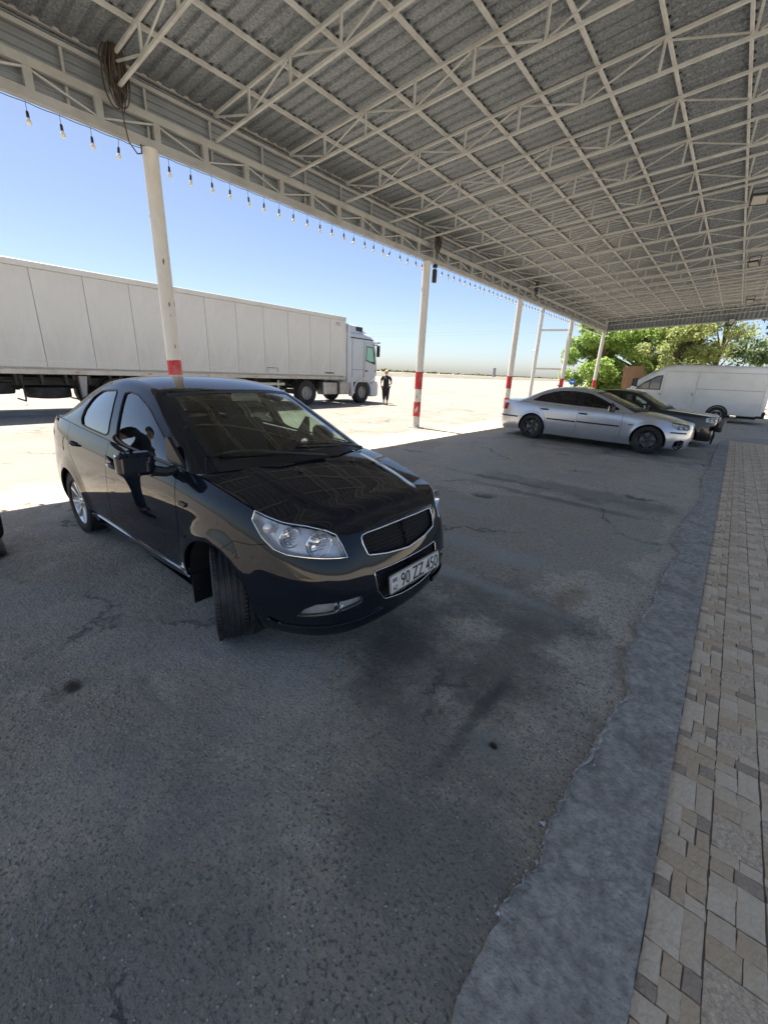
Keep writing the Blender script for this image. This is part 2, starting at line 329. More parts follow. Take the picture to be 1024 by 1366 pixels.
xs = np.concatenate([np.arange(-78, -14, 4.), np.arange(-14, -7, .35), np.arange(-7, -3.2, .07), np.arange(-3.2, -.3, .03), np.linspace(-.3, .14, 12)])
ys = np.concatenate([np.arange(-60, -6, 6.), np.arange(-6, .0, .25), np.arange(.0, 3.2, .03), np.arange(3.2, 9, .07), np.arange(9, 24, .3), np.arange(24, 60, 3.), np.arange(60, 181, 10.)])
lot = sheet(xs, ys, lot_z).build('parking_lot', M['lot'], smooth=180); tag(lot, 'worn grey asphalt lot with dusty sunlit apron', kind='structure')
xs2 = np.concatenate([np.linspace(.14, 6, 10), [14, 30, 60]]); ys2 = np.concatenate([np.arange(16.9, 24, .3), np.arange(24, 60, 3.), np.arange(60, 181, 10.)])
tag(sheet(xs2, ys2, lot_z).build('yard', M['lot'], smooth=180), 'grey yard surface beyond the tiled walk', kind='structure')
tag(sheet(np.array([2.33, 4, 6, 14, 30, 60.]), np.array([-60, -30, -10, 0, 8, 16.9]), lot_z).build('bounce_yard', M['bounceyard'], smooth=180), 'added unseen pale yard beside the walkway, bouncing light onto it', kind='structure')  # added out of view; its pale concrete bounces light onto the tiles
# the concrete strip: a slab a little proud of the lot, its left edge following the crack
Y = np.concatenate([np.arange(-5, .6, .1), np.arange(.6, 6, .016), np.arange(6, 16.9, .05)]); cx = crack_x(Y); b = MB(); K = 9; V = []
for k in range(K+2):
    t = max(0, k-1)/K; x = cx+(0.179-cx)*t
    z = .010+(fbm(x, Y, 6, 3, 12)-.5)*.012*(1-t)+.004*t+(fbm(x, Y, 1.1, 2, 3)-.5)*.012*(1-t*.8) if k else np.full_like(Y, -.03)
    V.append(np.stack([x-(.004 if k == 0 else 0), Y, z], 1))
V = np.stack(V, 0); n = len(Y); i, j = np.meshgrid(np.arange(K+1), np.arange(n-1), indexing='ij'); a = (i*n+j).ravel()
b.add(V.reshape(-1, 3), np.stack([a, a+n, a+n+1, a+1], 1)); tag(b.build('concrete_strip', M['concrete'], smooth=50), 'grey concrete strip with a ragged broken edge', kind='structure')
# pale broken lip on the strip's ragged edge
b = MB(); yy = np.arange(.95, 12, .012); wv_ = .10*np.clip(fbm(yy, yy*0, 2.6, 5, 21)-.47, 0, 1)*np.where(yy > 3, 1.5, .9)+.0015; c0 = crack_x(yy)+(fbm(yy, yy*0, 20, 3, 31)-.5)*.02
vs = []
for q, (yq, wq, cq) in enumerate(zip(yy, wv_, c0)):
    for k, t in enumerate((-.15, .2, .55, 1.0)): vs.append((cq+wq*t+random.gauss(0, .0018), yq, (.004, .018, .019, .0155)[k]+random.gauss(0, .0015)+(float(fbm(np.array([cq]), np.array([yq]), 1.1, 2, 3)[0])-.5)*.012))
b.add(vs, [(4*q+k, 4*q+k+1, 4*q+k+5, 4*q+k+4) for q in range(len(yy)-1) for k in range(3)]); tag(b.build('broken_edge', M['lip'], smooth=60), 'pale broken lip along the concrete strip', kind='structure')
# crumbs along the break
b = MB()
for k in range(4200):
    y = random.uniform(.9, 11); x = float(crack_x(y))+random.gauss(.004, .011+.012*max(0, float(vnoise(y, 0, 2.2, 7))-.45)); s = random.uniform(.0018, .0065)*(1.9 if random.random() < .08 else 1)*(1.5 if y > 3.2 else 1)
    q = [Vector((random.uniform(-1, 1), random.uniform(-1, 1), random.uniform(0, .8)))*s+Vector((x, y, .006)) for _ in range(5)]
    b.add(q, [(0, 1, 2), (0, 2, 3), (0, 3, 4), (1, 2, 4), (2, 3, 4), (0, 1, 4)])
for k in range(9000):
    y = random.uniform(.0, 1)**1.6*9; x = random.uniform(-5.5, -.2); s = random.uniform(.0012, .0036)*(1.8 if random.random() < .03 else 1)
    if vnoise(x, y, 1.3, 4) < random.uniform(.2, .75): continue
    q = [Vector((random.uniform(-1, 1), random.uniform(-1, 1), random.uniform(0, .8)))*s+Vector((x, y, .0)) for _ in range(5)]
    b.add(q, [(0, 1, 2), (0, 2, 3), (0, 3, 4), (1, 2, 4), (2, 3, 4), (0, 1, 4)])
tag(b.build('rubble', M['rubble'], smooth=0), 'pale crumbs of broken concrete strewn over the lot', 'gravel', kind='stuff')
# tiled walk: mortar bed, then every stone of the paving
M['mortar'] = pm('dark_joint', (.22, .18, .135), .95, var=.2, vs=20)
STONE = [pm('stone_white', (0.832, 0.645, 0.425), .55, var=.12, vs=16, dirt=(0.518, 0.41, 0.282), dscale=13, damt=.65, bump=.5, bs=45),
         pm('stone_beige', (0.713, 0.51, 0.303), .6, var=.2, vs=18, dirt=(0.389, 0.279, 0.176), dscale=16, damt=.7, bump=.55, bs=50),
         pm('stone_grey', (0.499, 0.37, 0.242), .6, var=.25, vs=20, dirt=(0.27, 0.21, 0.154), dscale=20, damt=.7, bump=.55, bs=60),
         pm('stone_cream', (0.772, 0.584, 0.371), .58, var=.15, vs=15, dirt=(0.475, 0.36, 0.238), dscale=14, damt=.65, bump=.5, bs=45),
         pm('stone_pebble', (0.713, 0.55, 0.363), .55, var=.35, vs=55, dirt=(0.356, 0.279, 0.202), dscale=40, damt=.6)]
walk = MB(); walk.box((1.25, 6.0, -.025), (2.15, 22.2, .046)); walk = walk.build('tiled_walkway', M['mortar'], smooth=0); tag(walk, 'stone patterned tile walkway along the lot', kind='structure')
# stone layouts inside one 0.15 x 0.58 tile: (x0, x1, y0, y1, kind); slanted pieces come from the jitter
TA = [(0, .62, 0, .17, 0), (.62, 1, 0, .17, 3), (0, .34, .17, .225, 2), (0, .34, .225, .29, 0), (.34, .62, .17, .29, 1), (.62, 1, .225, .29, 2), (.62, 1, .17, .225, 0), (0, 1, .29, .36, 1), (0, .55, .36, .43, 3), (.55, 1, .36, .43, 1), (0, .36, .43, .475, 2), (.36, .7, .43, .51, 3), (.7, 1, .43, .51, 1), (0, .36, .475, .58, 0), (.36, .7, .51, .58, 1), (.7, 1, .51, .58, 2)]
TB = [(0, .5, 0, .09, 0), (0, .5, .09, .15, 3), (.5, 1, 0, .15, 0), (0, .45, .15, .21, 1), (.45, 1, .15, .21, 2), (0, .55, .21, .26, 3), (.55, 1, .21, .26, 1), (0, 1, .26, .42, 4), (0, .6, .42, .50, 1), (.6, 1, .42, .50, 3), (0, .5, .50, .58, 3), (.5, 1, .50, .58, 1)]
TC = [(0, .4, 0, .06, 2), (.4, 1, 0, .10, 3), (0, .4, .06, .10, 0), (0, .7, .10, .24, 0), (.7, 1, .10, .17, 1), (.7, 1, .17, .24, 3), (0, 1, .24, .36, 4), (0, .5, .36, .46, 0), (.5, 1, .36, .46, 1), (0, 1, .46, .58, 3)]
stones = []
for ci in range(14):
    x0 = .1805+ci*.1525; off = (.0, .22, .37)[ci % 3]
    for ti in range(-6, 31):
        for (a0, a1, b0, b1, kd) in (TA, TB, TC)[ci % 3]:
            ya, yb = ti*.582+off+b0, ti*.582+off+b1
            if yb < -4 or ya > 17.05: continue
            kk = kd if kd == 4 or random.random() < .8 else random.choice((0, 1, 3, 3)); stones.append((x0+a0*.15, x0+a1*.15, ya, min(yb, 17.08), kk))
def stone_mesh(mb, X0, X1, Y0, Y1, kd, rnd, cx=0, cy=0):
    g_ = .0013; h = .003+rnd.uniform(-.0004, .0004); x0, x1, y0, y1 = X0+g_-cx, X1-g_-cx, Y0+g_-cy, Y1-g_-cy
    if kd == 4:      # a panel of small pebbles in pale mortar
        mb.add([(x0, y0, .0005), (x1, y0, .0005), (x1, y1, .0005), (x0, y1, .0005)], [(0, 1, 2, 3)])
        nx = max(2, int((x1-x0)/.0135)); ny = max(2, int((y1-y0)/.0115))
        for i in range(nx):
            for j in range(ny):
                px = x0+(i+.5+(.5 if j % 2 else 0)*.6-.15)*(x1-x0)/nx+rnd.uniform(-.003, .003); py = y0+(j+.5)*(y1-y0)/ny+rnd.uniform(-.0028, .0028); k_ = rnd.uniform(.34, .58); rx = (x1-x0)/nx*k_; ry = (y1-y0)/ny*k_*.95
                a0 = rnd.uniform(0, 1); ring = [(min(x1, max(x0, px+rx*math.cos(a+a0)*rnd.uniform(.75, 1.1))), py+ry*math.sin(a+a0)*rnd.uniform(.75, 1.1)) for a in (.4, 1.5, 2.6, 3.7, 4.8, 5.9)]
                hh = rnd.uniform(.0035, .0062); mb.add([(a, b_, .0) for a, b_ in ring]+[(px, py, hh)], [(k, (k+1) % 6, 6) for k in range(6)])
        return
    j = lambda s=.0016: rnd.uniform(-s, s); q = []
    C4 = [(x0+j(.003), y0+j(.003)), (x1+j(.003), y0+j(.003)), (x1+j(.003), y1+j(.003)), (x0+j(.003), y1+j(.003))]
    for i in range(4):
        a, c = C4[i], C4[(i+1) % 4]; q.append(a); q += [(a[0]+(c[0]-a[0])*t+j(), a[1]+(c[1]-a[1])*t+j()) for t in (.33, .67)]
    n = len(q); e = .0014; mx, my = (x0+x1)/2, (y0+y1)/2; kx = 1-2*e/max(.01, x1-x0); ky = 1-2*e/max(.01, y1-y0); ins = [(mx+(a-mx)*kx, my+(b_-my)*ky) for a, b_ in q]; tl = (j(.004), j(.004))
    zt_ = lambda a, b_: h+tl[0]*(a-mx)+tl[1]*(b_-my)+j(.0004)
    mb.add([(a, b_, -.003) for a, b_ in q]+[(a, b_, h-.0006) for a, b_ in q]+[(a, b_, zt_(a, b_)) for a, b_ in ins]+[(mx+j(.004), my+j(.004), h+j(.0005))], [(2*n+k, 2*n+(k+1) % n, 3*n) for k in range(n)]+[(k, (k+1) % n, n+(k+1) % n, n+k) for k in range(n)]+[(n+k, n+(k+1) % n, 2*n+(k+1) % n, 2*n+k) for k in range(n)])
_camp = np.array([0, 0, 1.63])
def seen(st):      # rough visible size: nearest stones inside the view
    x, y = (st[0]+st[1])/2, (st[2]+st[3])/2; d = Vector((x, y, -1.63)); zc = d.dot(_f)
    if zc < .2: return 0
    px, py = 512+547.8*d.dot(_r2)/zc, 683-547.8*d.dot(_u2)/zc
    return (st[1]-st[0])*(st[3]-st[2])/zc**2 if -10 < px < 1040 and py < 1385 else 0
order = sorted(range(len(stones)), key=lambda i: -seen(stones[i])); near = set(i for i in order[:298] if seen(stones[i]) > 0)
rnd = random.Random(3); far = MB()
for i, st in enumerate(stones):
    if i in near:
        mb = MB(); c = ((st[0]+st[1])/2, (st[2]+st[3])/2); stone_mesh(mb, *st, rnd, *c)
        mb.build('paving_stone', STONE[st[4]], walk, smooth=30, loc=(c[0], c[1], 0))
    else:
        far.cur = st[4]; stone_mesh(far, *((st[0], st[1], st[2], st[3], 4 if st[4] == 4 and st[2] < 9 else (2 if st[4] == 4 else st[4]))), rnd)
fo = far.build('paving_stones', STONE, walk, smooth=30); fo['kind'] = 'stuff'
# road bank and highway along the lot's far side, hazy field behind
b = MB(); prof = [(-77, -.05), (-79.5, .75), (-81, .95), (-92, 1.0), (-95, .6), (-100, -.05)]
for a, c in zip(prof[:-1], prof[1:]): b.add([(a[0], -200, a[1]), (a[0], 900, a[1]), (c[0], 900, c[1]), (c[0], -200, c[1])], [(0, 1, 2, 3)])
tag(b.build('road_embankment', M['berm'], smooth=0), 'low dark bank carrying the highway', kind='structure')
b = MB(); b.add([(-82, -200, 1.0), (-82, 900, 1.0), (-90, 900, 1.01), (-90, -200, 1.01)], [(0, 1, 2, 3)]); tag(b.build('road', M['road'], smooth=0), 'asphalt highway on the bank', kind='structure')
# ---------------------------------------------------------------- the steel canopy
def fleece():
    m = bpy.data.materials.new('roof_sheet_underside'); m.use_nodes = True; nt = m.node_tree; L = nt.links.new; b = nt.nodes['Principled BSDF']
    tc = N(nt, 'ShaderNodeTexCoord')
    n1 = N(nt, 'ShaderNodeTexNoise'); n1.inputs['Scale'].default_value = 34; n1.inputs['Detail'].default_value = 5; n1.inputs['Roughness'].default_value = .7; L(tc.outputs['Object'], n1.inputs['Vector'])
    n2 = N(nt, 'ShaderNodeTexNoise'); n2.inputs['Scale'].default_value = 1.3; n2.inputs['Detail'].default_value = 6; L(tc.outputs['Object'], n2.inputs['Vector'])
    r = N(nt, 'ShaderNodeValToRGB'); r.color_ramp.elements[0].position = .38; r.color_ramp.elements[1].position = .68; r.color_ramp.elements[0].color = (.095, .108, .122, 1); r.color_ramp.elements[1].color = (.29, .325, .36, 1); L(n1.outputs['Fac'], r.inputs[0])
    x = N(nt, 'ShaderNodeMapRange'); x.inputs[1].default_value = .4; x.inputs[2].default_value = .68; x.inputs[4].default_value = .45; L(n2.outputs['Fac'], x.inputs[0])
    mx = N(nt, 'ShaderNodeMix', data_type='RGBA'); L(x.outputs[0], mx.inputs[0]); L(r.outputs[0], mx.inputs[6]); mx.inputs[7].default_value = (.17, .19, .205, 1); L(mx.outputs[2], b.inputs['Base Color'])
    b.inputs['Roughness'].default_value = .42; b.inputs['Metallic'].default_value = .35
    bp = N(nt, 'ShaderNodeBump'); bp.inputs['Strength'].default_value = .35; bp.inputs['Distance'].default_value = .01; L(n1.outputs['Fac'], bp.inputs['Height']); L(bp.outputs[0], b.inputs['Normal'])
    return m
M['sheet'] = fleece(); M['fascia'] = pm('fascia_metal', (.26, .29, .32), .4, .4, var=.12, vs=2, dirt=(.22, .22, .22), dscale=1.5, damt=.5)
GX = -7.41; XR = 1.25; Y0, Y1 = -1.9, 31.1
COLY = [3.42, 10.61, 17.15, 23.95, 30.68]
zb = lambda x: 4.93+.072*(x+7.33)          # underside of the truss bottom chord
zt = lambda x: 5.30+.078*(x+7.33)          # top of the truss top chord
canopy = thing('steel_canopy', (GX, 10.6, 0), 0, 'long white steel canopy with corrugated roof on red banded columns', 'canopy')
def cpart(mb, name, mat, smooth=35, parent=None):
    o = mb.build(name, mat, parent or canopy, smooth); 
    if parent is None: o.location = (-GX, -10.6, 0)
    return o
# columns with painted bands: the bands sit a hair proud of the pipe
b = MB(); b.lathe([(.0, 4.5), (.108, 4.5), (.108, .0), (.0, .0)], 28); cmesh = b.mesh('column', M['column'])
b = MB(); b.box((0, 0, .006), (.34, .34, .012)); plmesh = b.mesh('base_plate', M['girder'])
def band_mesh(z0, z1):
    v = MB(); n = 40
    for k in range(n+1):
        a = 2*math.pi*k/n; e0 = z0+.006*math.sin(3*a)+RNG.normal()*.002; e1 = z1+.006*math.sin(2*a+1)+RNG.normal()*.002
        v.add([(.1095*math.cos(a), .1095*math.sin(a), e0), (.1095*math.cos(a), .1095*math.sin(a), e1)], [])
    v.f = [(2*k, 2*k+2, 2*k+3, 2*k+1) for k in range(n)]; v.mi = [0]*n; return v.mesh('red_band', M['red'])
BM = [band_mesh(.34, .77), band_mesh(1.14, 1.63)]
for k, y in enumerate(COLY):
    c = link('column', cmesh, canopy, (0, y-10.6, 0))
    for m in BM: link('red_band', m, c)
    link('base_plate', plmesh, c)
b = MB(); rd_ = random.Random(2)
for k in range(26):
    a = rd_.uniform(0, 6.28); z = rd_.choice([rd_.uniform(.02, .34), rd_.uniform(1.7, 4.3), rd_.uniform(.8, 1.12)]); hh = rd_.uniform(.01, .06); ww = rd_.uniform(.05, .16)
    pts = [(.1088*math.cos(a+ww*math.cos(t)*rd_.uniform(.6, 1.1)), .1088*math.sin(a+ww*math.cos(t)), z+hh*math.sin(t)*rd_.uniform(.7, 1.2)) for t in np.linspace(0, 6.28, 9)[:-1]]; b.add(pts, [tuple(range(8))])
M['chip'] = pm('chipped_rusty_paint', (.20, .12, .075), .8, var=.4, vs=30); chips = b.mesh('paint_chips', M['chip'], 0)
for c in [o for o in COL.objects if o.name.startswith('column')]: q = link('paint_chips', chips, c, rot=(0, 0, rd_.uniform(0, 6))); q['kind'] = 'stuff'
# peeled white patch on the lower band of the second column
b = MB()
for k in range(3):
    pts = []
    for q in range(14):
        a = 2*math.pi*q/14; th = -1.15+(.30*(k-1)+.13*math.cos(a)*(1+.3*math.sin(3*a))); z = .50+.03*k+.075*math.sin(a)*(1+.25*math.cos(2*a+k))
        pts.append((.1102*math.cos(th), .1102*math.sin(th), z))
    b.add(pts, [tuple(range(14))])
c2 = [o for o in COL.objects if o.name.startswith('column')][1]; b.build('peeled_paint', M['column'], c2)
# girder along the eave
def girder(y0, y1):
    b = MB(); b.box((GX, (y0+y1)/2, 4.89), (.07, y1-y0, .10)); b.box((GX, (y0+y1)/2, 4.565), (.09, y1-y0, .11)); return b
cpart(girder(Y0, Y1), 'eave_girder', M['girder'])
ys_ = np.arange(Y0+.3, Y1, .735); pm_ = MB().box((0, 0, 4.73), (.06, .09, .22)).mesh('girder_post', M['girder'])
for y in ys_: link('girder_post', pm_, canopy, (0, y-10.6, 0))
dm = [MB().bar((0, 0, 4.63), (0, .73, 4.83), .022, .022).mesh('girder_diagonal', M['steel']), MB().bar((0, 0, 4.83), (0, .73, 4.63), .022, .022).mesh('girder_diagonal', M['steel'])]
for i, y in enumerate(ys_[:-1]): link('girder_diagonal', dm[i % 2], canopy, (.01, y-10.6, 0))
# fascia: ribbed sheets outside the girder, rails and little studs inside
FL = 3.4; b = MB(); prof = []
for k in range(9):
    z = 4.60+k*.095; prof += [(-.02, z), (-.02, z+.055), (0, z+.068), (0, z+.082)]
vs = [(x+(.004 if y else 0), y, z) for y in (0, FL+.04) for x, z in prof]; n = len(prof); b.add(vs, [(i, i+1, n+i+1, n+i) for i in range(n-1)]); fm = b.mesh('fascia_sheet', M['fascia'], 20)
for k in range(int((Y1-Y0)/FL)+1): link('fascia_sheet', fm, canopy, (-.10, Y0+k*FL-10.6, 0))
b = MB(); b.box((GX-.045, (Y0+Y1)/2, 5.25), (.05, Y1-Y0, .05)); b.box((GX-.03, (Y0+Y1)/2, 5.36), (.06, Y1-Y0, .035)); b.box((GX-.055, (Y0+Y1)/2, 5.44), (.08, Y1-Y0, .03)); cpart(b, 'eave_rail', M['girder'])
sm_ = MB().box((-.06, 0, 4.93), (.03, .03, .62)).mesh('fascia_stud', M['girder'])
for y in np.arange(Y0+.5, Y1, 1.4575/1.5): link('fascia_stud', sm_, canopy, (0, y-10.6, 0))
# trusses: chords in one mesh, verticals and diagonals as pieces of it
TX = [-7.33+.93*k for k in range(10)]
TY = [4.45+1.4575*k for k in range(-4, 18)]
ch = MB(); ch.bar((TX[0], 0, zb(TX[0])+.02), (XR, 0, zb(XR)+.02), .036, .036); ch.bar((TX[0], 0, zt(TX[0])-.02), (XR, 0, zt(XR)-.02), .036, .036); chm = ch.mesh('truss', M['steel'])
MEM = []
MEM.append(('truss_strut', MB().bar((TX[0]+.02, 0, zt(TX[0])-.05), (TX[1]-.06, 0, zb(TX[1])+.06), .022, .022).mesh('truss_strut', M['steel'])))
for k in range(1, 10):
    MEM.append(('truss_post', MB().box((TX[k], 0, (zb(TX[k])+zt(TX[k]))/2), (.028, .028, zt(TX[k])-zb(TX[k])-.08)).mesh('truss_post', M['steel'])))
    if k < 9:
        a, c = (zb(TX[k])+.06, zt(TX[k+1])-.06) if k % 2 else (zt(TX[k])-.06, zb(TX[k+1])+.06)
        MEM.append(('truss_strut', MB().bar((TX[k]+.04, .0, a), (TX[k+1]-.04, .0, c), .018, .018).mesh('truss_strut', M['steel'])))
for y in [q for q in TY if q < Y1-.5]+[Y1-.14]:
    t = link('truss', chm, canopy, (-GX, y-10.6, 0))
    for nm, me in MEM: link(nm, me, t)
# end frame at the far gable
b = MB(); b.bar((GX, Y1, 4.62), (XR, Y1, 5.18), .06, .07); cpart(b, 'gable_girder', M['girder'])
ng = 44; b = MB(); gx_ = np.linspace(GX, XR, ng*4+1); vs = []
for i, x in enumerate(gx_): yy_ = Y1+.06+(.03 if i % 4 in (1, 2) else 0); t = (x-GX)/(XR-GX); vs += [(x, yy_, 4.62+.56*t), (x, yy_, zt(x)+.05)]
b.add(vs, [(2*i, 2*i+2, 2*i+3, 2*i+1) for i in range(len(gx_)-1)]); cpart(b, 'gable_fascia', M['sheet'], 20)
# purlins
px = [-6.54+.80*k for k in range(10)]
b = MB().box((0, (Y0+Y1)/2-10.6, 0), (.034, Y1-Y0, .05)); pmm = b.mesh('purlin', M['steel'])
for x in px: link('purlin', pmm, canopy, (x-GX, 0, zt(x)+.026))
# corrugated sheets, ribs running up the slope; one mesh shared by all
SW = 1.0; b = MB(); prof = []
for k in range(5): y = k*.2; prof += [(y, 0), (y+.115, 0), (y+.135, .032), (y+.18, .032)]
prof.append((1.0, 0)); xa, xb = -7.60, XR+.1; n = len(prof); nx = 2
vs = [(x, y, zt(x)+.055+z+.004*(i % 2)*0) for x in (xa, xb) for i, (y, z) in enumerate(prof)]
b.add(vs, [(i, i+1, n+i+1, n+i) for i in range(n-1)])
b.add([(x, y, z+.012) for x, y, z in vs], [(i, n+i, n+i+1, i+1) for i in range(n-1)]); shm = b.mesh('roof_sheet', M['sheet'], 25)
for k in range(int((Y1-Y0)/SW)+1):
    o = link('roof_sheet', shm, canopy, (-GX, Y0+k*SW-10.6, (k % 2)*.0025))
# screws heads / sheet ends showing as dark dots along the purlins
b = MB()
for x in px[:9]:
    for y in np.arange(2.0, 16, .2): b.box((x+.03, y+.155, zt(x)+.058), (.03, .035, .022))
o = cpart(b, 'rib_closers', M['plastic'], 0); o['kind'] = 'stuff'
# ---------------------------------------------------------------- string of bulbs along the eave
fest = thing('string_lights', (GX-.03, 10.6, 4.5), 0, 'string of unlit clear bulbs on black cords under the canopy eave', 'string lights')
M['cord'] = pm('black_cord', (.012, .012, .013), .6); M['bulb'] = pm('milky_glass', (.74, .72, .66), .12, coat=.6, spec=.6)
dy = (7.41-2.01)/16; BY = [2.01+dy*k for k in range(-11, 86)]
b = MB(); pts = []
for y in np.arange(BY[0], BY[-1], .085): pts.append((0, y-10.6, -.004-.012*abs(math.sin((y-2.01)/dy*math.pi))))
b.tube(pts, .0045, 5); b.build('wire', M['cord'], fest)
b = MB(); b.tube([(0, 0, 0), (0, 0, -.10)], .0032, 5); b.lathe([(.0, -.095), (.011, -.098), (.0155, -.112), (.0165, -.165), (.013, -.168), (0, -.168)], 10); sk = b.mesh('socket', M['cord'])
b = MB(); b.lathe([(.013, -.166), (.016, -.176), (.027, -.198), (.030, -.212), (.027, -.228), (.016, -.240), (0, -.243)], 12); bl = b.mesh('bulb', M['bulb'], 60)
for i, y in enumerate(BY):
    if any(abs(y-c) < .1 for c in COLY): continue
    o = link('socket', sk, fest, (random.uniform(-.006, .006), y-10.6, 0), (random.gauss(0, .07), random.gauss(0, .05)+(.5 if random.random() < .04 else 0), 0)); link('bulb', bl, o)
# ---------------------------------------------------------------- coils of cable, lamp heads, floodlights
def coil(y, z0, z1, wdt, n, label, mat, tail=True):
    o = thing('cable_coil', (-7.16, y, z1), 0, label, 'cable coil', 'cable coils hung from the eave'); rd = random.Random(int(y*10))
    b = MB()
    for k in range(n):
        pts = []; h = (z1-z0)*rd.uniform(.55, 1.0); ww = wdt*rd.uniform(.15, 1.0); dx = rd.uniform(-.05, .05); ph = rd.uniform(-.05, .05)
        for q in range(26):
            a = 2*math.pi*q/26; pts.append((dx+.02*math.sin(a*2+k), ph+ww/2*math.sin(a)*(1-.35*max(0, math.cos(a)))*.9, -h/2+h/2*math.cos(a)+rd.uniform(-.004, .004)))
        b.tube(pts, rd.choice([.007, .008, .010]), 6, closed=True)
    b.build('loops', mat, o)
    b = MB()
    for q in range(2): b.tube([(.0, -wdt*.25, -.22-.06*q), (.05, 0, -.2-.06*q), (.0, wdt*.25, -.22-.05*q), (-.06, 0, -.21-.05*q)], .009, 6, closed=True)
    b.build('tie', mat, o)
    if tail:
        b = MB(); L_ = z1-z0; b.tube([(-.02, .03, -L_*.95), (-.04, .05, -L_-.12), (-.10, .10, -L_-.26), (-.16, .22, -L_-.34), (-.2, .30, -L_-.30), (-.22, .31, -L_-.16)], .010, 6); b.build('loose_end', mat, o)
M['cable'] = pm('brown_black_cable', (.045, .036, .028), .5, var=.5, vs=14)
coil(2.98, 4.70, 5.42, .27, 34, 'thick black cable coil hanging from the eave beside the nearest column', M['cable'])
coil(10.72, 4.62, 5.18, .26, 12, 'small cable coil hung above the second column head', M['cable'], False)
coil(18.0, 4.72, 5.22, .26, 12, 'far cable coil hung at the eave past the third column', M['cable'], False)
b = MB(); o = thing('loudspeaker_lamp', (GX+.05, 10.95, 4.5), 0, 'dark elongated lamp head hanging beside the second column top', 'lamp')
b.rbox((0, 0, -.30), (.10, .13, .34), .03); b.build('housing', M['plastic'], o); b = MB(); b.lathe([(0, -.10), (.06, -.10), (.075, -.06), (.06, -.015), (0, -.01)], 14); b.build('cap', M['plastic'], o)
b = MB(); b.box((0, -.0, .02), (.03, .03, .08)); b.build('bracket', M['girder'], o)
M['lampface'] = pm('flood_lens', (.36, .355, .32), .3); M['lampbody'] = pm('flood_body', (.05, .05, .055), .5)
def flood(x, y, z, w_, rz, label, tilt):
    w_ *= .72
    o = thing('floodlight', (x, y, z), rz, label, 'floodlight', 'floodlights under the canopy'); rot = Matrix.Rotation(tilt, 3, 'X')
    MB().box((0, 0, 0), (w_, w_*.75, .05), rot).build('housing', M['lampbody'], o); MB().box(rot @ Vector((0, 0, -.028)), (w_*.82, w_*.58, .006), rot).build('lens', M['lampface'], o)
    b = MB(); b.bar((-w_*.52, 0, 0), (-w_*.52, 0, .2), .02, .02); b.bar((w_*.52, 0, 0), (w_*.52, 0, .2), .02, .02); b.bar((-w_*.52, 0, .2), (w_*.52, 0, .2), .02, .02); b.build('bracket', M['lampbody'], o)
    b = MB()
    for k in range(5): b.box(rot @ Vector((w_*(-.36+.18*k), 0, .036)), (.012, w_*.6, .025), rot)
    b.build('cooling_fins', M['lampbody'], o)
flood(-.60, 12.6, 5.30, .42, R(8), 'nearest square floodlight under the canopy trusses, tilted lens', R(-38))
flood(-.57, 18.6, 5.30, .40, R(-20), 'second floodlight under the trusses with a half bright lens', R(-30))
flood(-.55, 26.2, 5.30, .40, R(0), 'small far floodlight under the trusses before the gable', R(-30))
flood(-1.16, 31.0, 5.04, .42, R(0), 'pale floodlight fixed on the far gable beam', R(-60))
flood(-1.25, 31.35, 4.83, .42, R(0), 'dark floodlight below the far gable beam against the sky', R(20))
# pole frame that carries a sign beyond the fifth column
fr = thing('sign_frame', (-8.85, 23.5, 0), 0, 'tall plain white pole joined to a banded column by two crossbars', 'pole frame')
b = MB(); b.lathe([(0, 0), (.095, 0), (.095, 5.4), (0, 5.4)], 20); b.build('pole', M['column'], fr)
for z in (4.0, 2.08):
    b = MB(); b.bar((.08, .02, z), (1.33, .43, z+.02), .07, .09); b.build('crossbar', M['column'], fr)
b = MB(); b.rbox((-.14, -.02, 2.98), (.16, .07, .07), .02); b.bar((-.08, 0, 2.98), (0, 0, 2.98), .03, .03); b.build('camera', M['white'], fr)
# ---------------------------------------------------------------- car surfaces (numpy only)
def _slopes(xs, V):
    h = np.diff(xs); d = np.diff(V, axis=-1) / h
    m = np.empty_like(V); m[..., 0] = d[..., 0]; m[..., -1] = d[..., -1]
    a, b = d[..., :-1], d[..., 1:]
    w1 = 2*h[1:] + h[:-1]; w2 = h[1:] + 2*h[:-1]
    den = w1/np.where(np.abs(a) < 1e-12, 1e-12, a) + w2/np.where(np.abs(b) < 1e-12, 1e-12, b)
    mono = (w1 + w2)/np.where(np.abs(den) < 1e-12, 1e-12, den)
    avg = (a*h[1:] + b*h[:-1])/(h[1:] + h[:-1])
    m[..., 1:-1] = np.where(a*b > 0, .5*mono + .5*avg, .35*avg)
    return m
def herm(xs, V, x):
    """cubic through (xs, V); V is (K,) or (N,K) with one row per x"""
    xs = np.asarray(xs, float); V = np.asarray(V, float); x = np.clip(np.asarray(x, float), xs[0], xs[-1])
    m = _slopes(xs, V); i = np.clip(np.searchsorted(xs, x, side='right')-1, 0, len(xs)-2)
    h = xs[i+1]-xs[i]; t = (x-xs[i])/h
    if V.ndim == 1: v0, v1, m0, m1 = V[i], V[i+1], m[i], m[i+1]
    else:
        r = np.arange(len(x)); v0, v1, m0, m1 = V[r, i], V[r, i+1], m[r, i], m[r, i+1]
    t2 = t*t; t3 = t2*t
    return (2*t3-3*t2+1)*v0+(t3-2*t2+t)*h*m0+(-2*t3+3*t2)*v1+(t3-t2)*h*m1
def sstep(a, b, x):
    t = np.clip((x-a)/(b-a), 0, 1); return t*t*(3-2*t)
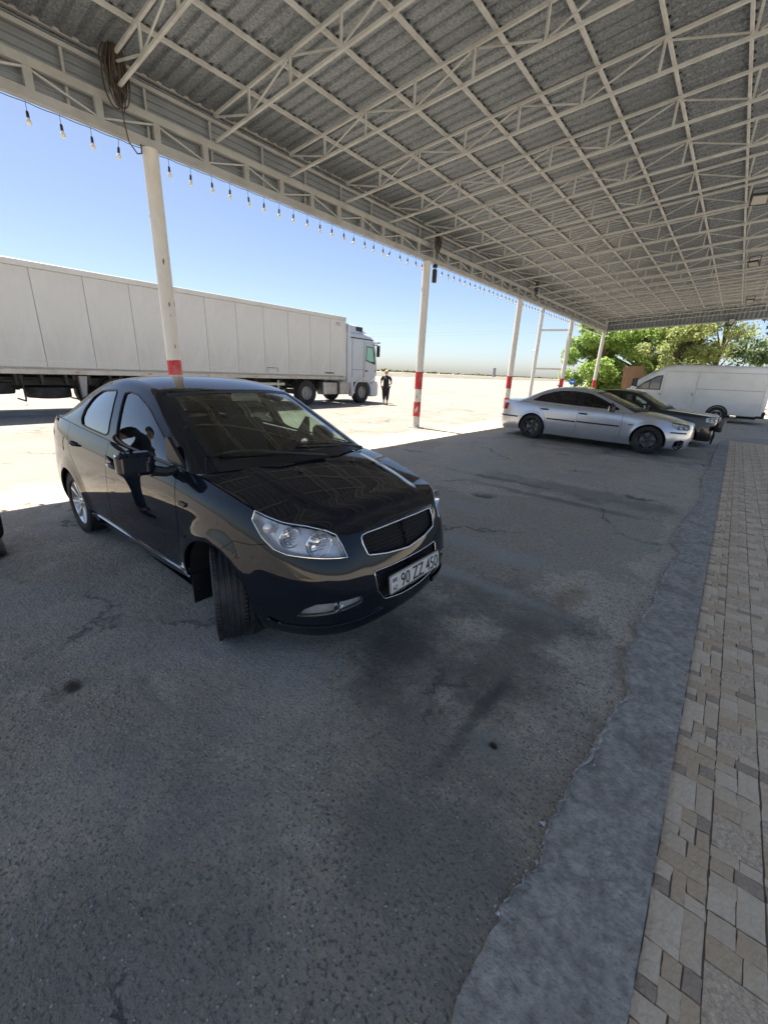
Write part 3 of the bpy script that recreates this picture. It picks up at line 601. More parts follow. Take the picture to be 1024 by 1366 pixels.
class CarShape:
    """half car, y >= 0, x forward from the front axle, z up; every surface is a function of two parameters"""
    def __init__(self, p):
        self.p = p
        o = np.array(p['outline'], float); c = np.r_[0, np.cumsum(np.hypot(*np.diff(o, axis=0).T))]
        t = np.linspace(0, c[-1], 600); xy = np.stack([herm(c, o[:, 0], t), herm(c, o[:, 1], t)], 1)
        k = np.hanning(41); k /= k.sum()
        mir = np.concatenate([xy[1:60][::-1]*[1, -1], xy, xy[-60:-1][::-1]*[1, -1]])
        sm = np.stack([np.convolve(mir[:, j], k, 'same') for j in (0, 1)], 1)[59:59+600]
        sm[0, 1] = 0; sm[-1, 1] = 0
        self.S = np.r_[0, np.cumsum(np.hypot(*np.diff(sm, axis=0).T))]; self.o = sm
        mir = np.concatenate([sm[1:5][::-1]*[1, -1], sm, sm[-5:-1][::-1]*[1, -1]])
        d = (mir[2:]-mir[:-2])[3:3+600]; n = np.stack([-d[:, 1], d[:, 0]], 1); n = -n
        n /= np.linalg.norm(n, axis=1)[:, None]
        if n[0, 0] < 0: n = -n
        self.n = n
        self.ks = np.array([self.s(*k) for k, _ in p['prof']]); self.kv = np.array([v for _, v in p['prof']], float); self.kz = np.array(p['levels'], float)
        z = sorted((self.s(*k), v) for k, v in p['zhi']); self.hs = np.array([a for a, _ in z]); self.hv = np.array([b for _, b in z])
        e = np.array(p['arc'], float); self.e = e
        self.eq = np.r_[0, np.cumsum(np.linalg.norm(np.diff(e[:, :3], axis=0), axis=1))]; self.Q = self.eq[-1]
        z = sorted((self.s(*k), v) for k, v in p['crown']); self.cs = np.array([a for a, _ in z]); self.cv = np.array([b for _, b in z])
    def s(self, tag, v):
        x, y = self.o[:, 0], self.o[:, 1]
        if tag == 'x': return float(np.interp(-v, -x, self.S))
        m = int(np.argmax(y))
        if tag == 'y': return float(np.interp(v, y[:m], self.S[:m]))
        if tag == 'r': return float(np.interp(-v, -y[m:], self.S[m:]))
        return float(v)
    def xs(self, s): return np.interp(s, self.S, self.o[:, 0])
    def band(self, s, z):
        s = np.asarray(s, float); z = np.asarray(z, float)
        ox = np.interp(s, self.S, self.o[:, 0]); oy = np.interp(s, self.S, self.o[:, 1])
        nx = np.interp(s, self.S, self.n[:, 0]); ny = np.interp(s, self.S, self.n[:, 1])
        V = np.stack([herm(self.kz, row, z) for row in self.kv], 1)
        off = herm(self.ks, V, s)
        for xw, zw, R, a, w in self.p['flare']:
            r = np.hypot(ox-xw, z-zw); off = off + a*np.exp(-(np.maximum(r-R, 0)/w)**2)*sstep(R*.8, R*.97, r)
        return np.stack([ox+nx*off, np.maximum(oy+ny*off, 0)*(oy > 1e-9), z], 1)
    def zhi(self, s): return herm(self.hs, self.hv, s)
    def deck(self, s, v):
        s = np.asarray(s, float); v = np.asarray(v, float)
        b = self.band(s, self.zhi(s)); c = herm(self.cs, self.cv, s)
        z = b[:, 2]+c*(1-np.abs(v)**2.2)
        r = self.p.get('ridge')
        if r: z = z + r[0]*sstep(r[2], r[1], np.abs(v))*sstep(r[3], r[3]+.35, s)
        return np.stack([b[:, 0]+0*v, v*b[:, 1], z], 1)
    def edge(self, q):
        return [herm(self.eq, self.e[:, j], q) for j in range(5)]     # x,z,y,bx,bz
    def top(self, q, v):
        q = np.asarray(q, float); v = np.asarray(v, float); x, z, y, bx, bz = self.edge(q)
        return np.stack([x+bx*(1-np.abs(v)**2), v*y, z+bz*(1-np.abs(v)**2.4)], 1)
    def sidey(self, x, z):
        x = np.asarray(x, float); z = np.asarray(z, float)
        s = np.interp(-x, -self.o[:, 0], self.S); zb = self.zhi(s); yb = self.band(s, zb)[:, 1]
        ze = np.interp(-x, -self.e[:, 0], self.e[:, 1]); ze = herm(-self.e[:, 0], self.e[:, 1], -x); ye = herm(-self.e[:, 0], self.e[:, 2], -x)
        t = (z-zb)/np.maximum(ze-zb, .06); t = np.clip(t, -1, 1.2)
        y = yb+(ye-yb)*t+self.p.get('tumble', .022)*4*t*(1-t)*np.clip((ze-zb)/.3, 0, 1)
        return np.stack([x, y, z], 1)
    def rail(self, q, t):
        """rounded rail between side (t=0) and roof (t=1)"""
        q = np.asarray(q, float); t = np.asarray(t, float); x, z, y, bx, bz = self.edge(q)
        E = np.stack([x, y, z], 1); dz = self.p.get('raild', .05)
        A = self.sidey(x, z-dz); R = self.top(q, np.full_like(q, self.p.get('railv', .9)))
        C = E+np.array([0, .004, .006])
        t = t[:, None]; return (1-t)**2*A+2*t*(1-t)*C+t*t*R
AVEO = dict(
 outline=[(.875,0),(.868,.18),(.845,.34),(.80,.48),(.725,.60),(.60,.70),(.42,.775),(.2,.815),(0,.832),(-.4,.842),(-1.3,.85),(-2.2,.848),(-2.6,.84),(-2.95,.815),(-3.2,.76),(-3.34,.66),(-3.41,.45),(-3.44,.2),(-3.45,0)],
 levels=[.16,.24,.32,.42,.53,.64,.74,.82,.88,.94,1.0,1.06,1.12],
 prof=[(('y',0),  [-.10,-.035,-.012,-.010,-.028,-.062,-.10,-.15,-.21,-.28,-.36,-.45,-.55]),
       (('y',.33),[-.10,-.035,-.012,-.008,-.026,-.058,-.095,-.14,-.20,-.27,-.35,-.44,-.54]),
       (('y',.50),[-.09,-.030,-.008,-.002,-.012,-.040,-.08,-.12,-.17,-.24,-.32,-.41,-.51]),
       (('x',.55),[-.09,-.030,-.008,-.000,-.006,-.026,-.055,-.082,-.11,-.15,-.20,-.27,-.34]),
       (('x',.25),[-.08,-.035,-.012,-.002,-.000,-.012,-.032,-.055,-.078,-.11,-.15,-.2,-.26]),
       (('x',-.1),[-.09,-.05,-.025,-.010,-.002,-.004,-.015,-.028,-.046,-.074,-.108,-.15,-.2]),
       (('x',-.5),[-.10,-.065,-.04,-.020,-.006,-.001,-.004,-.012,-.022,-.042,-.066,-.10,-.14]),
       (('x',-1.3),[-.10,-.065,-.04,-.022,-.006,-.001,-.002,-.005,-.014,-.034,-.055,-.08,-.11]),
       (('x',-2.2),[-.09,-.055,-.03,-.012,-.002,-.000,-.002,-.004,-.012,-.030,-.052,-.078,-.11]),
       (('x',-2.7),[-.08,-.045,-.02,-.006,-.001,-.002,-.006,-.009,-.015,-.030,-.052,-.082,-.12]),
       (('r',.62),[-.08,-.030,-.008,-.000,-.002,-.012,-.03,-.038,-.045,-.056,-.072,-.10,-.14]),
       (('r',0),  [-.09,-.035,-.010,-.000,-.002,-.014,-.04,-.052,-.058,-.066,-.078,-.10,-.14])],
 zhi=[(('y',0),.785),(('y',.25),.785),(('y',.40),.778),(('s',.53),.784),(('s',.62),.820),(('s',.747),.842),(('s',.898),.853),(('s',.988),.868),(('s',1.093),.888),(('x',.05),.945),(('x',-.2),.985),(('x',-.5),1.0),(('x',-1.4),1.025),(('x',-2.1),1.05),(('x',-2.6),1.065),(('x',-3.0),1.06),(('r',.6),1.03),(('r',0),1.01)],
 flare=[(0,.295,.345,.018,.075),(-2.48,.295,.345,.017,.075)],
 crown=[(('y',0),0.0),(('y',.3),.010),(('x',.6),.03),(('x',.3),.05),(('x',0),.055),(('x',-.4),.06),(('x',-2.5),.03),(('x',-3.1),.02),(('r',0),0.0)],
 ridge=(.014,.60,.72,.55),
 # roof edge from windscreen foot to rear screen foot: x, z, y, plan bulge, crown
 arc=[(-.20,.995,.712,.20,.03),(-.38,1.085,.688,.18,.032),(-.68,1.235,.64,.13,.034),(-1.03,1.395,.585,.09,.036),(-1.30,1.452,.568,.03,.042),(-1.60,1.468,.562,0,.046),(-1.92,1.44,.562,-.03,.044),(-2.20,1.375,.572,-.06,.04),(-2.50,1.265,.60,-.09,.035),(-2.78,1.14,.635,-.11,.03),(-2.93,1.07,.66,-.12,.026)],
)
# ---------------------------------------------------------------- panel meshes on the car surfaces
def inside(poly, P):
    x, y = P[:, 0], P[:, 1]; c = np.zeros(len(P), bool); q = np.asarray(poly); n = len(q)
    for i in range(n):
        x0, y0 = q[i]; x1, y1 = q[(i+1) % n]
        hit = ((y0 > y) != (y1 > y))
        with np.errstate(divide='ignore', invalid='ignore'): c ^= hit & (x < (x1-x0)*(y-y0)/(y1-y0 if y1 != y0 else 1e-12)+x0)
    return c
def resample(poly, d):
    out = []
    for i in range(len(poly)):
        a = np.array(poly[i], float); b = np.array(poly[(i+1) % len(poly)], float); n = max(1, int(np.ceil(np.hypot(*(b-a))/d)))
        out += [tuple(a+(b-a)*k/n) for k in range(n)]
    return out
def shrink(poly, g):
    q = np.array(poly); A = .5*np.sum(q[:, 0]*np.roll(q[:, 1], -1)-np.roll(q[:, 0], -1)*q[:, 1]); out = []
    for i in range(len(q)):
        a, b, c = q[i-1], q[i], q[(i+1) % len(q)]; e1 = (b-a)/max(1e-9, np.linalg.norm(b-a)); e2 = (c-b)/max(1e-9, np.linalg.norm(c-b))
        n = np.array([-e1[1]-e2[1], e1[0]+e2[0]]); l = np.linalg.norm(n); n = n/l if l > 1e-6 else n
        out.append(b+n*g*(1 if A > 0 else -1))
    return out
class Surf:
    """wraps fn(a,b)->points with numeric outward normals; side = +1 left, -1 right"""
    def __init__(s, fn, side, ref=(-1.3, 0, .55)): s.fn, s.side, s.ref = fn, side, np.array(ref)
    def at(s, ab, off=0.0):
        ab = np.asarray(ab, float); e = 2e-3; a, b = ab[:, 0], ab[:, 1]; P = s.fn(a, b)
        du = s.fn(a+e, b)-s.fn(a-e, b); dv = s.fn(a, b+e)-s.fn(a, b-e); n = np.cross(du, dv); l = np.linalg.norm(n, axis=1)[:, None]; n = n/np.where(l < 1e-12, 1, l)
        sg = np.sign(np.sum(n*(P-s.ref), 1)); sg = np.where(sg == 0, 1, sg); sg = np.sign(np.sum(sg)) if abs(np.sum(sg)) > .6*len(sg) else sg
        n = n*(sg if np.isscalar(sg) or np.ndim(sg) == 0 else sg[:, None]); P = P+n*(off if np.isscalar(off) else np.asarray(off)[:, None])
        m = np.array([1, s.side, 1.]); return P*m, n*m
def panel(mb, S, poly, res=.05, off=0., fold=.012, holes=(), gap=.002, hollow=False):
    poly = shrink(poly, gap) if gap else [np.array(p) for p in poly]
    loops = [resample(poly, res)]+[resample(h, res) for h in holes]
    pts = []; edges = []
    for l in loops:
        b = len(pts); pts += l; edges += [(b+i, b+(i+1) % len(l)) for i in range(len(l))]
    B = np.array(pts); nb = len(pts); lo, hi = B.min(0), B.max(0); gx = np.arange(lo[0]+res*.5, hi[0], res); gy = np.arange(lo[1]+res*.5, hi[1], res)
    if len(gx) and len(gy):
        G = np.stack(np.meshgrid(gx, gy, indexing='ij'), -1).reshape(-1, 2); ok = inside(loops[0], G)
        for h in loops[1:]: ok &= ~inside(h, G)
        G = G[ok]
        if len(G):
            d = np.min(np.hypot(G[:, None, 0]-B[None, :, 0], G[:, None, 1]-B[None, :, 1]), 1); G = G[d > res*.42]; pts = pts+[tuple(q) for q in G]
    r = delaunay_2d_cdt([Vector(p) for p in pts], edges, [], 0, 1e-6)
    V = np.array([tuple(v) for v in r[0]]); F = np.array([f for f in r[2] if len(f) == 3])
    c = V[F].mean(1); ok = inside(loops[0], c)
    for h in loops[1:]: ok &= ~inside(h, c)
    F = F[ok]; o = off(V) if callable(off) else off
    P, n = S.at(V, o)
    fn_ = np.cross(P[F[:, 1]]-P[F[:, 0]], P[F[:, 2]]-P[F[:, 0]]); flip = np.sum(fn_*n[F[:, 0]], 1) < 0; F[flip] = F[flip][:, ::-1]
    mb.add(P.tolist(), F.tolist(), n.tolist())
    if fold:
        for l in loops:
            q = np.array(l); o2 = off(q) if callable(off) else off; A, m = S.at(q, o2); k = len(q); ctr = A.mean(0)
            side = np.cross(m, np.roll(A, -1, 0)-np.roll(A, 1, 0)); side /= np.maximum(1e-9, np.linalg.norm(side, axis=1))[:, None]; side *= np.where(np.sum(side*(A-ctr), 1) < 0, -1, 1)[:, None]
            nn = side*.75+m*.66
            mb.add(np.concatenate([A, A-m*fold]).tolist(), [(i, (i+1) % k, k+(i+1) % k, k+i) for i in range(k) if q[i][0] > .004 or q[(i+1) % k][0] > .004], np.concatenate([nn, side]).tolist())
def strip(mb, S, path, r=.006, off=.002, closed=False, n=6, res=.05):
    p = resample(path, res) if closed else sum([[tuple(np.array(path[i])+(np.array(path[i+1])-np.array(path[i]))*k/max(1, int(np.hypot(*(np.array(path[i+1])-np.array(path[i])))/res)+1)) for k in range(max(1, int(np.hypot(*(np.array(path[i+1])-np.array(path[i])))/res)+1))] for i in range(len(path)-1)], [])+[tuple(path[-1])]
    P, m = S.at(np.array(p), off); mb.tube([Vector(q) for q in P], r, n, closed)
def arcp(C, xw, zw, Rr, a0, a1, n=14):
    return [('x', xw+Rr*math.cos(R(a0+(a1-a0)*k/n)), zw+Rr*math.sin(R(a0+(a1-a0)*k/n))) for k in range(n+1)]
def bz(C, pts): return [(C.s(t, v), z) for t, v, z in pts]
def hoodline(C, a, b, n=14, dz=0.):
    return [('s', s, float(C.zhi(np.array([s]))[0])+dz) for s in np.linspace(a, b, n)]
M['innards'] = pm('car_underside', (.012, .012, .012), .85, var=.3, vs=12)
# ---------------------------------------------------------------- wheels (axle along y, outer face at -y)
def wheel_meshes(Rt, wd, Rr, style, mat_rim):
    t = MB(); h = wd/2; prof = [(Rr, -h*.80), (Rr+.012, -h*.93), (Rr+(Rt-Rr)*.45, -h), (Rt-.018, -h*.92), (Rt-.004, -h*.80)]
    for g in (-.52, -.18, .18, .52): prof += [(Rt, h*(g-.10)-.003), (Rt-.007, h*(g-.08)), (Rt-.007, h*(g+.08)), (Rt, h*(g+.10)+.003)]
    prof += [(Rt-.004, h*.80), (Rt-.018, h*.92), (Rt-(Rt-Rr)*.5, h), (Rr, h*.85), (Rr-.03, h*.8)]
    t.lathe(prof, 60, 'y')
    for k in range(72):       # tread blocks on the shoulders
        a = 2*math.pi*k/72
        for sgn in (-1, 1):
            rot = Matrix.Rotation(-a, 3, 'Y') @ Matrix.Rotation(R(90), 3, 'Y'); t.box((math.cos(a)*(Rt-.003), sgn*h*.79, math.sin(a)*(Rt-.003)), (2*math.pi*Rt/72*.62, h*.24, .012), Matrix.Rotation(-a+R(90), 3, 'Y'))
    tyre = t.mesh('wheel', M['rubber'], 30)
    r = MB(); r.lathe([(Rr+.004, -h*.86), (Rr+.006, -h*.80), (Rr-.008, -h*.74), (Rr-.028, -h*.55), (Rr-.05, h*.2), (Rr-.03, h*.78), (Rr, h*.8)], 48, 'y'); f = -h*.66
    if style == 'five':       # five forked spokes
        for k in range(5):
            a = 2*math.pi*k/5+R(90)
            for d in (-.16, .16):
                p0 = Vector((math.cos(a+d*.35)*.05, f+.012, math.sin(a+d*.35)*.05)); p1 = Vector((math.cos(a+d)*(Rr-.012), f-.004, math.sin(a+d)*(Rr-.012))); r.bar(p0, p1, .032, .026, (0, 1, 0))
    elif style == 'eight':
        for k in range(8):
            a = 2*math.pi*k/8+R(10); ca, sa = math.cos(a), math.sin(a); u = Vector((-sa, 0, ca)); d = Vector((ca, 0, sa)); vs = []
            for rr, ww, yy in ((.045, .022, f+.016), (.5*Rr+.02, .020, f+.004), (Rr-.010, .033, f-.006)):
                for sg, dy in ((-1, .006), (-.55, -.008), (.55, -.008), (1, .006), (1, .03), (-1, .03)): vs.append(d*rr+u*sg*ww+Vector((0, yy+dy, 0)))
            r.add(vs, [tuple(6*i+k2 for k2 in q) for i in (0, 1) for q in ((0, 1, 7, 6), (1, 2, 8, 7), (2, 3, 9, 8), (3, 4, 10, 9), (5, 0, 6, 11), (4, 5, 11, 10))])
    else:                     # pressed steel disc with holes
        r.lathe([(0, f+.03), (.09, f+.03), (.11, f+.055), (Rr*.62, f+.06), (Rr*.72, f+.03), (Rr-.02, f+.045)], 40, 'y')
        for k in range(10): a = 2*math.pi*k/10; r.lathe([(0, 0), (.022, 0), (.022, .004), (0, .004)], 10, 'y', (math.cos(a)*Rr*.66, f+.035, math.sin(a)*Rr*.66))
    r.lathe([(0, f-.008), (.026, f-.008), (.032, f), (.055, f+.006), (.062, f+.03)], 20, 'y')
    for k in range(5): a = 2*math.pi*k/5+.3; r.lathe([(0, f-.004), (.009, f-.004), (.010, f+.02)], 8, 'y', (math.cos(a)*.048, 0, math.sin(a)*.048))
    rim = r.mesh('rim', mat_rim, 30)
    d = MB(); d.lathe([(.05, -.01), (Rr-.055, -.01), (Rr-.055, .012), (.05, .012)], 30, 'y'); disc = d.mesh('brake_disc', M['brake'], 30)
    return tyre, rim, disc
def place_wheel(ms, car, x, y, z, steer=0., spin=0.):
    side = -1 if y < 0 else 1
    o = link('wheel', ms[0], car, (x, y, z), (0, spin, (math.pi if side > 0 else 0)+steer)); link('rim', ms[1], o)
    if ms[2]: link('brake_disc', ms[2], o)
    return o
# ---------------------------------------------------------------- generic saloon
def build_sedan(P, D, loc, rz, label, cat, name):
    C = CarShape(P); car = thing(name, loc, rz, label, cat); band = C.band; paint = D['paint']; out = {}
    wb = D['wb']; Rw = D['Rw']; Ra = D['Ra']; sr = [1, -1]
    LS = {s: Surf(band, s) for s in sr}; DS = {s: Surf(C.deck, s, (-1.3, 0, .2)) for s in sr}; GS = {s: Surf(C.sidey, s, (-1.3, 0, 1.0)) for s in sr}; TS = Surf(C.top, 1, (-1.3, 0, .5)); RS = {s: Surf(C.rail, s, (-1.3, 0, .6)) for s in sr}
    hl = D['headlight']; seamA, seamB, seamC = D['seamA'], D['seamB'], D['seamC']; zs = D.get('zsill', .30)
    fl = D['fender_line']            # bumper/fender joint from headlight to arch
    # --- front bumper
    cutouts = [bz(C, q) for q in D.get('front_holes', [])]
    low = D.get('bumper_low', .185)
    fb = [('y', 0, low)]+[('y', 0, D['hoodz'])]+hoodline(C, .02, C.s(*D['hood_corner']), 8)[1:]+D['hl_inner']+D['hl_lower']+fl
    ang = D.get('arch_front', 75)
    fb += [q for q in arcp(C, 0, Rw, Ra, ang, -D.get('arch_low', 14), 12)]+[('x', Ra*.96+.02, low), ('x', .6, low)]
    mb = MB()
    for s in sr:
        if s == 1 and D.get('bumper_damage'): panel(mb, LS[s], bz(C, fb), .045, holes=cutouts, gap=.0, fold=.02)
        else: panel(mb, LS[s], bz(C, fb), .032, holes=cutouts+([bz(C, D['bumper_damage'])] if D.get('bumper_damage') else []), gap=.0, fold=.02)
    out['bumper'] = mb.build('front_bumper', paint, car)
    # --- fenders, doors, quarters
    def put(nm, poly, surf=LS, lab=None, mat=paint, res=.035, holes=(), off=0., fold=.016, gap=.0032, parts=sr, names=None):
        os_ = []
        for s in parts:
            mb = MB(); panel(mb, surf[s], poly, res, off, fold, holes, gap); os_.append(mb.build(nm, mat, car))
        return os_
    sA = C.s('x', seamA[0][0])
    fen = D['hl_tip']+hoodline(C, C.s(*D['hl_tip_s']), sA, 12)[1:]+[('x', x, z) for x, z in seamA[1:]]+arcp(C, 0, Rw, Ra, 180+D.get('arch_rear', 8), ang, 14)+fl[::-1]+D['hl_outer']
    put('fender', bz(C, fen))
    sB = C.s('x', seamB[0][0]); sC = C.s('x', seamC[0][0])
    fd = hoodline(C, sA, sB, 8)+[('x', x, z) for x, z in seamB[1:]]+[('x', seamA[-1][0], zs)]+[('x', x, z) for x, z in seamA[1:][::-1]]
    fdo = put('front_door', bz(C, fd))
    rd = hoodline(C, sB, sC, 8)+[('x', x, z) for x, z in seamC[1:]]+[('x', seamB[-1][0], zs)]+[('x', x, z) for x, z in seamB[1:][::-1]]
    rdo = put('rear_door', bz(C, rd))
    rbx, rbz = D['rear_bumper']
    qp = hoodline(C, sC, C.s('r', D['trunk_half']), 12)+[('r', D['trunk_half'], rbz), ('x', rbx, rbz)]+arcp(C, -wb, Rw, Ra, 180-max(5, math.degrees(math.asin(min(1, (rbz-Rw)/Ra)))), D.get('arch_q', 5), 14)+[('x', x, z) for x, z in seamC[1:][::-1]]
    qp = [q for q in qp if not (q[0] == 'x' and q[1] == rbx)] if D.get('noq') else qp
    put('rear_quarter', bz(C, qp), holes=[bz(C, D['taillight'])] if D.get('taillight') else ())
    rb = [('x', -wb-Ra*.99, low+.04), ('r', .5, low), ('r', 0, low), ('r', 0, rbz)]+[('r', D['trunk_half'], rbz), ('x', rbx, rbz)]+arcp(C, -wb, Rw, Ra, 180-max(5, math.degrees(math.asin(min(1, (rbz-Rw)/Ra)))), 192, 8)
    mb = MB()
    for s in sr: panel(mb, LS[s], bz(C, rb), .05, gap=.0, fold=.02)
    mb.build('rear_bumper', D.get('bumper_mat', paint), car)
    # --- rocker
    rk = arcp(C, 0, Rw, Ra, 188, 201, 3)+[('x', -Ra*.95, .17), ('x', -wb+Ra*.95, .17)]+arcp(C, -wb, Rw, Ra, -21, -2, 3)+[('x', seamC[-1][0], zs), ('x', seamA[-1][0], zs)]
    for s in sr:
        mb = MB(); panel(mb, LS[s], bz(C, rk), .06, gap=.0015, fold=.01); o = mb.build('rocker_panel', D.get('rocker_mat', paint), car)
        if D.get('sill_trim'):
            mb = MB(); strip(mb, LS[s], bz(C, [('x', seamC[-1][0]-.02, zs-.006), ('x', -1.0, zs-.02), ('x', -Ra*.98, zs-.004)]), .0075, .003); mb.build('sill_trim', M['chrome'], o)
    # --- hood and boot lid as deck surfaces
    mb = MB(); cw = D['cowl']; shc = C.s(*D['hood_corner'])
    for s in sr:
        poly = [(.012, 0), (C.s(*cw[0]), 0)]+[(C.s(*q), v) for q, v in zip(cw[1:], (.25, .5, .75, .93, .995))]+[(ss, .995) for ss in np.linspace(C.s(*cw[-1]), .012, 24)[1:]]
        panel(mb, DS[s], [(a, b) for a, b in poly], .05, fold=.0, gap=0)
        e = [(ss, .995) for ss in np.linspace(C.s(*cw[-1]), .012, 30)]; A, m = DS[s].at(np.array(e)); k = len(A); mb.add(np.concatenate([A, A-[0, 0, .02]]).tolist(), [(i, i+1, k+i+1, k+i) for i in range(k-1)], np.concatenate([m*.6+[0, -0, -.2], m*.3]).tolist())
    hood = mb.build('hood', paint, car); mb = MB()
    st = C.s('x', D['boot_x']); sq = C.s('r', D['trunk_half'])
    for s in sr: panel(mb, DS[s], [(st, 0), (C.S[-1]-.004, 0), (C.S[-1]-.004, .98), (sq, .99), (st, .99)], .06, fold=0, gap=0); panel(mb, LS[s], bz(C, [('r', 0, rbz)]+[('r', D['trunk_half'], rbz)]+hoodline(C, sq, C.S[-1], 6)), .06, fold=.01, gap=.001)
    mb.build('boot_lid', paint, car)
    # --- greenhouse: side frames, glass, screens, rails, roof
    Q = lambda x: float(np.interp(-x, -C.e[:, 0], C.eq))
    q1, q2 = Q(D['ws_top']), Q(D['rs_top'])
    for s in sr:
        g0 = C.s('x', D['frame_x'][0]); xs_ = np.linspace(D['frame_x'][0], D['frame_x'][1], 30)
        ze = herm(-C.e[:, 0], C.e[:, 1], -xs_); zbelt = C.zhi(np.interp(-xs_, -C.o[:, 0], C.S)); dz = P.get('raild', .05)
        up = [(x, max(z-dz, zz+.004)) for x, z, zz in zip(xs_, ze, zbelt)]; dn = [(x, z+.001) for x, z in zip(xs_, zbelt)][::-1]
        mb = MB(); panel(mb, GS[s], up+dn, .05, holes=[smooth_poly(D['dlo'], 1, .1)] if D.get('dlo') else [smooth_poly(q, *D.get('wsm', (2, .2))) for q in D['windows']], gap=0, fold=.012); fr = mb.build('window_frame', paint, car)
        if D.get('dlo'): mb = MB(); panel(mb, GS[s], smooth_poly(D['dlo'], 1, .1), .06, off=-.004, holes=[smooth_poly(q, *D.get('wsm', (2, .2))) for q in D['windows']], gap=0, fold=0); mb.build('pillar_cover', M['plastic'], fr)
        for wd, gm in zip([smooth_poly(q, *D.get('wsm', (2, .2))) for q in D['windows']], D['glassm']):
            mb = MB(); panel(mb, GS[s], wd, .06, off=-.007, fold=0, gap=-.004); mb.build('side_window', gm, car)
            mb = MB(); strip(mb, GS[s], wd, .007, -.001, True); mb.build('window_seal', D.get('seal', M['plastic']), fr)
        mb = MB(); qs = [(a, 0.) for a in np.linspace(.0, C.Q, 60)]
        grid = [(a, t) for a in np.linspace(0.0, C.Q, 60) for t in np.linspace(0, 1, 7)]; A, m = RS[s].at(np.array(grid)); F = []
        for i in range(59):
            for t in range(6): F.append((i*7+t, i*7+t+1, i*7+t+8, i*7+t+7))
        F = [f if np.dot(np.cross(A[f[1]]-A[f[0]], A[f[2]]-A[f[0]]), m[f[0]]) > 0 else f[::-1] for f in F]
        mb.add(A.tolist(), F, m.tolist()); mb.build('roof_rail', paint, car)
        if D.get('mirrors', True):
            mo = MB(); mx, my, mz = D['mirror']; fold_ = D.get('folded') and s == 1; mo.rbox((0, 0, 0), (.105, .205, .138), .045, 4, Matrix.Rotation(R(6*s), 3, 'Z')); mm = mo.build('door_mirror', D.get('mirror_mat', paint), car, loc=((mx-.34, my-.165, mz-.01) if fold_ else (mx, s*my, mz)))
            if fold_: mm.rotation_euler = (0, 0, R(-78))
            mb = MB(); mb.rbox((-.055, 0, .003), (.012, .172, .108), .02); mb.build('mirror_glass', M['chrome'], mm)
            mb = MB(); mb.tube([(.0, -s*.08, -.05), (.02, -s*.16, -.07), (.03, -s*.235, -.06)], [.035, .03, .03], 8); mb.prism([(.17, -.07), (-.09, -.075), (-.085, .125), (-.05, .13)], -s*.222, -s*.245, 'xz'); mb.build('mirror_foot', M['plastic'], mm)
    rv = P.get('railv', .9); mb = MB()
    grid = [(a, v) for a in np.linspace(q1, q2, 26) for v in np.linspace(-rv, rv, 23)]; A, m = TS.at(np.array(grid)); F = [(i*23+t, i*23+t+1, i*23+t+24, i*23+t+23) for i in range(25) for t in range(22)]
    F = [f if np.dot(np.cross(A[f[1]]-A[f[0]], A[f[2]]-A[f[0]]), m[f[0]]) > 0 else f[::-1] for f in F]; mb.add(A.tolist(), F, m.tolist()); roof = mb.build('roof', paint, car)
    if D.get('antenna'): mb = MB(); mb.tube([(D['rs_top']+.12, 0, D['antenna']), (D['rs_top']+.02, 0, D['antenna']+.05)], [.02, .006]); mb.build('antenna_base', M['plastic'], roof)
    def screen(nm, a, b, gm, off):
        mb = MB(); grid = [(q, v) for q in np.linspace(a, b, 18) for v in np.linspace(-rv, rv, 19)]; A, m = TS.at(np.array(grid), off); F = [(i*19+t, i*19+t+1, i*19+t+20, i*19+t+19) for i in range(17) for t in range(18)]
        F = [f if np.dot(np.cross(A[f[1]]-A[f[0]], A[f[2]]-A[f[0]]), m[f[0]]) > 0 else f[::-1] for f in F]; mb.add(A.tolist(), F, m.tolist()); o = mb.build(nm, gm, car)
        mb = MB(); W_ = .045; e = .004
        for v0, v1 in ((-rv, -rv+W_*1.3), (rv-W_*1.3, rv)):
            gr = [(q, v) for q in np.linspace(a, b, 18) for v in (v0, v1)]; A, m = TS.at(np.array(gr), off+e); mb.add(A.tolist(), [(2*i, 2*i+1, 2*i+3, 2*i+2) for i in range(17)], m.tolist())
        for a0, a1 in ((a, a+(b-a)*(.10 if nm == 'windscreen' else .06)), (b-(b-a)*.06, b)):
            gr = [(q, v) for q in (a0, a1) for v in np.linspace(-rv, rv, 19)]; A, m = TS.at(np.array(gr), off+e*.5); mb.add(A.tolist(), [(i, i+1, i+20, i+19) for i in range(18)], m.tolist())
        mb.build('screen_border', M['plastic'], o); return o
    ws = screen('windscreen', 0.0, q1, D['wsglass'], -.004); screen('rear_screen', q2, C.Q, D['rsglass'], -.004)
    # cowl tray under the windscreen foot and wipers
    mb = MB(); gr = []; nv = 21
    for v in np.linspace(-.98, .98, nv):
        s_ = 1 if v >= 0 else -1; k = np.interp(abs(v), [0, .25, .5, .75, .93, 1.0], [C.s(*q) for q in cw]); A, _ = DS[s_].at(np.array([[k, abs(v)]])); T, _ = TS.at(np.array([[0.0, v*.97]])); a = A[0]+[.03, 0, -.03]; t = T[0]+[-.03, 0, .006]; gr += [a.tolist(), (a*.5+t*.5+[0, 0, -.012]).tolist(), t.tolist()]
    mb.add(gr, [f for i in range(nv-1) for f in ((3*i, 3*i+1, 3*i+4, 3*i+3), (3*i+1, 3*i+2, 3*i+5, 3*i+4))]); mb.build('cowl', M['plastic'], car)
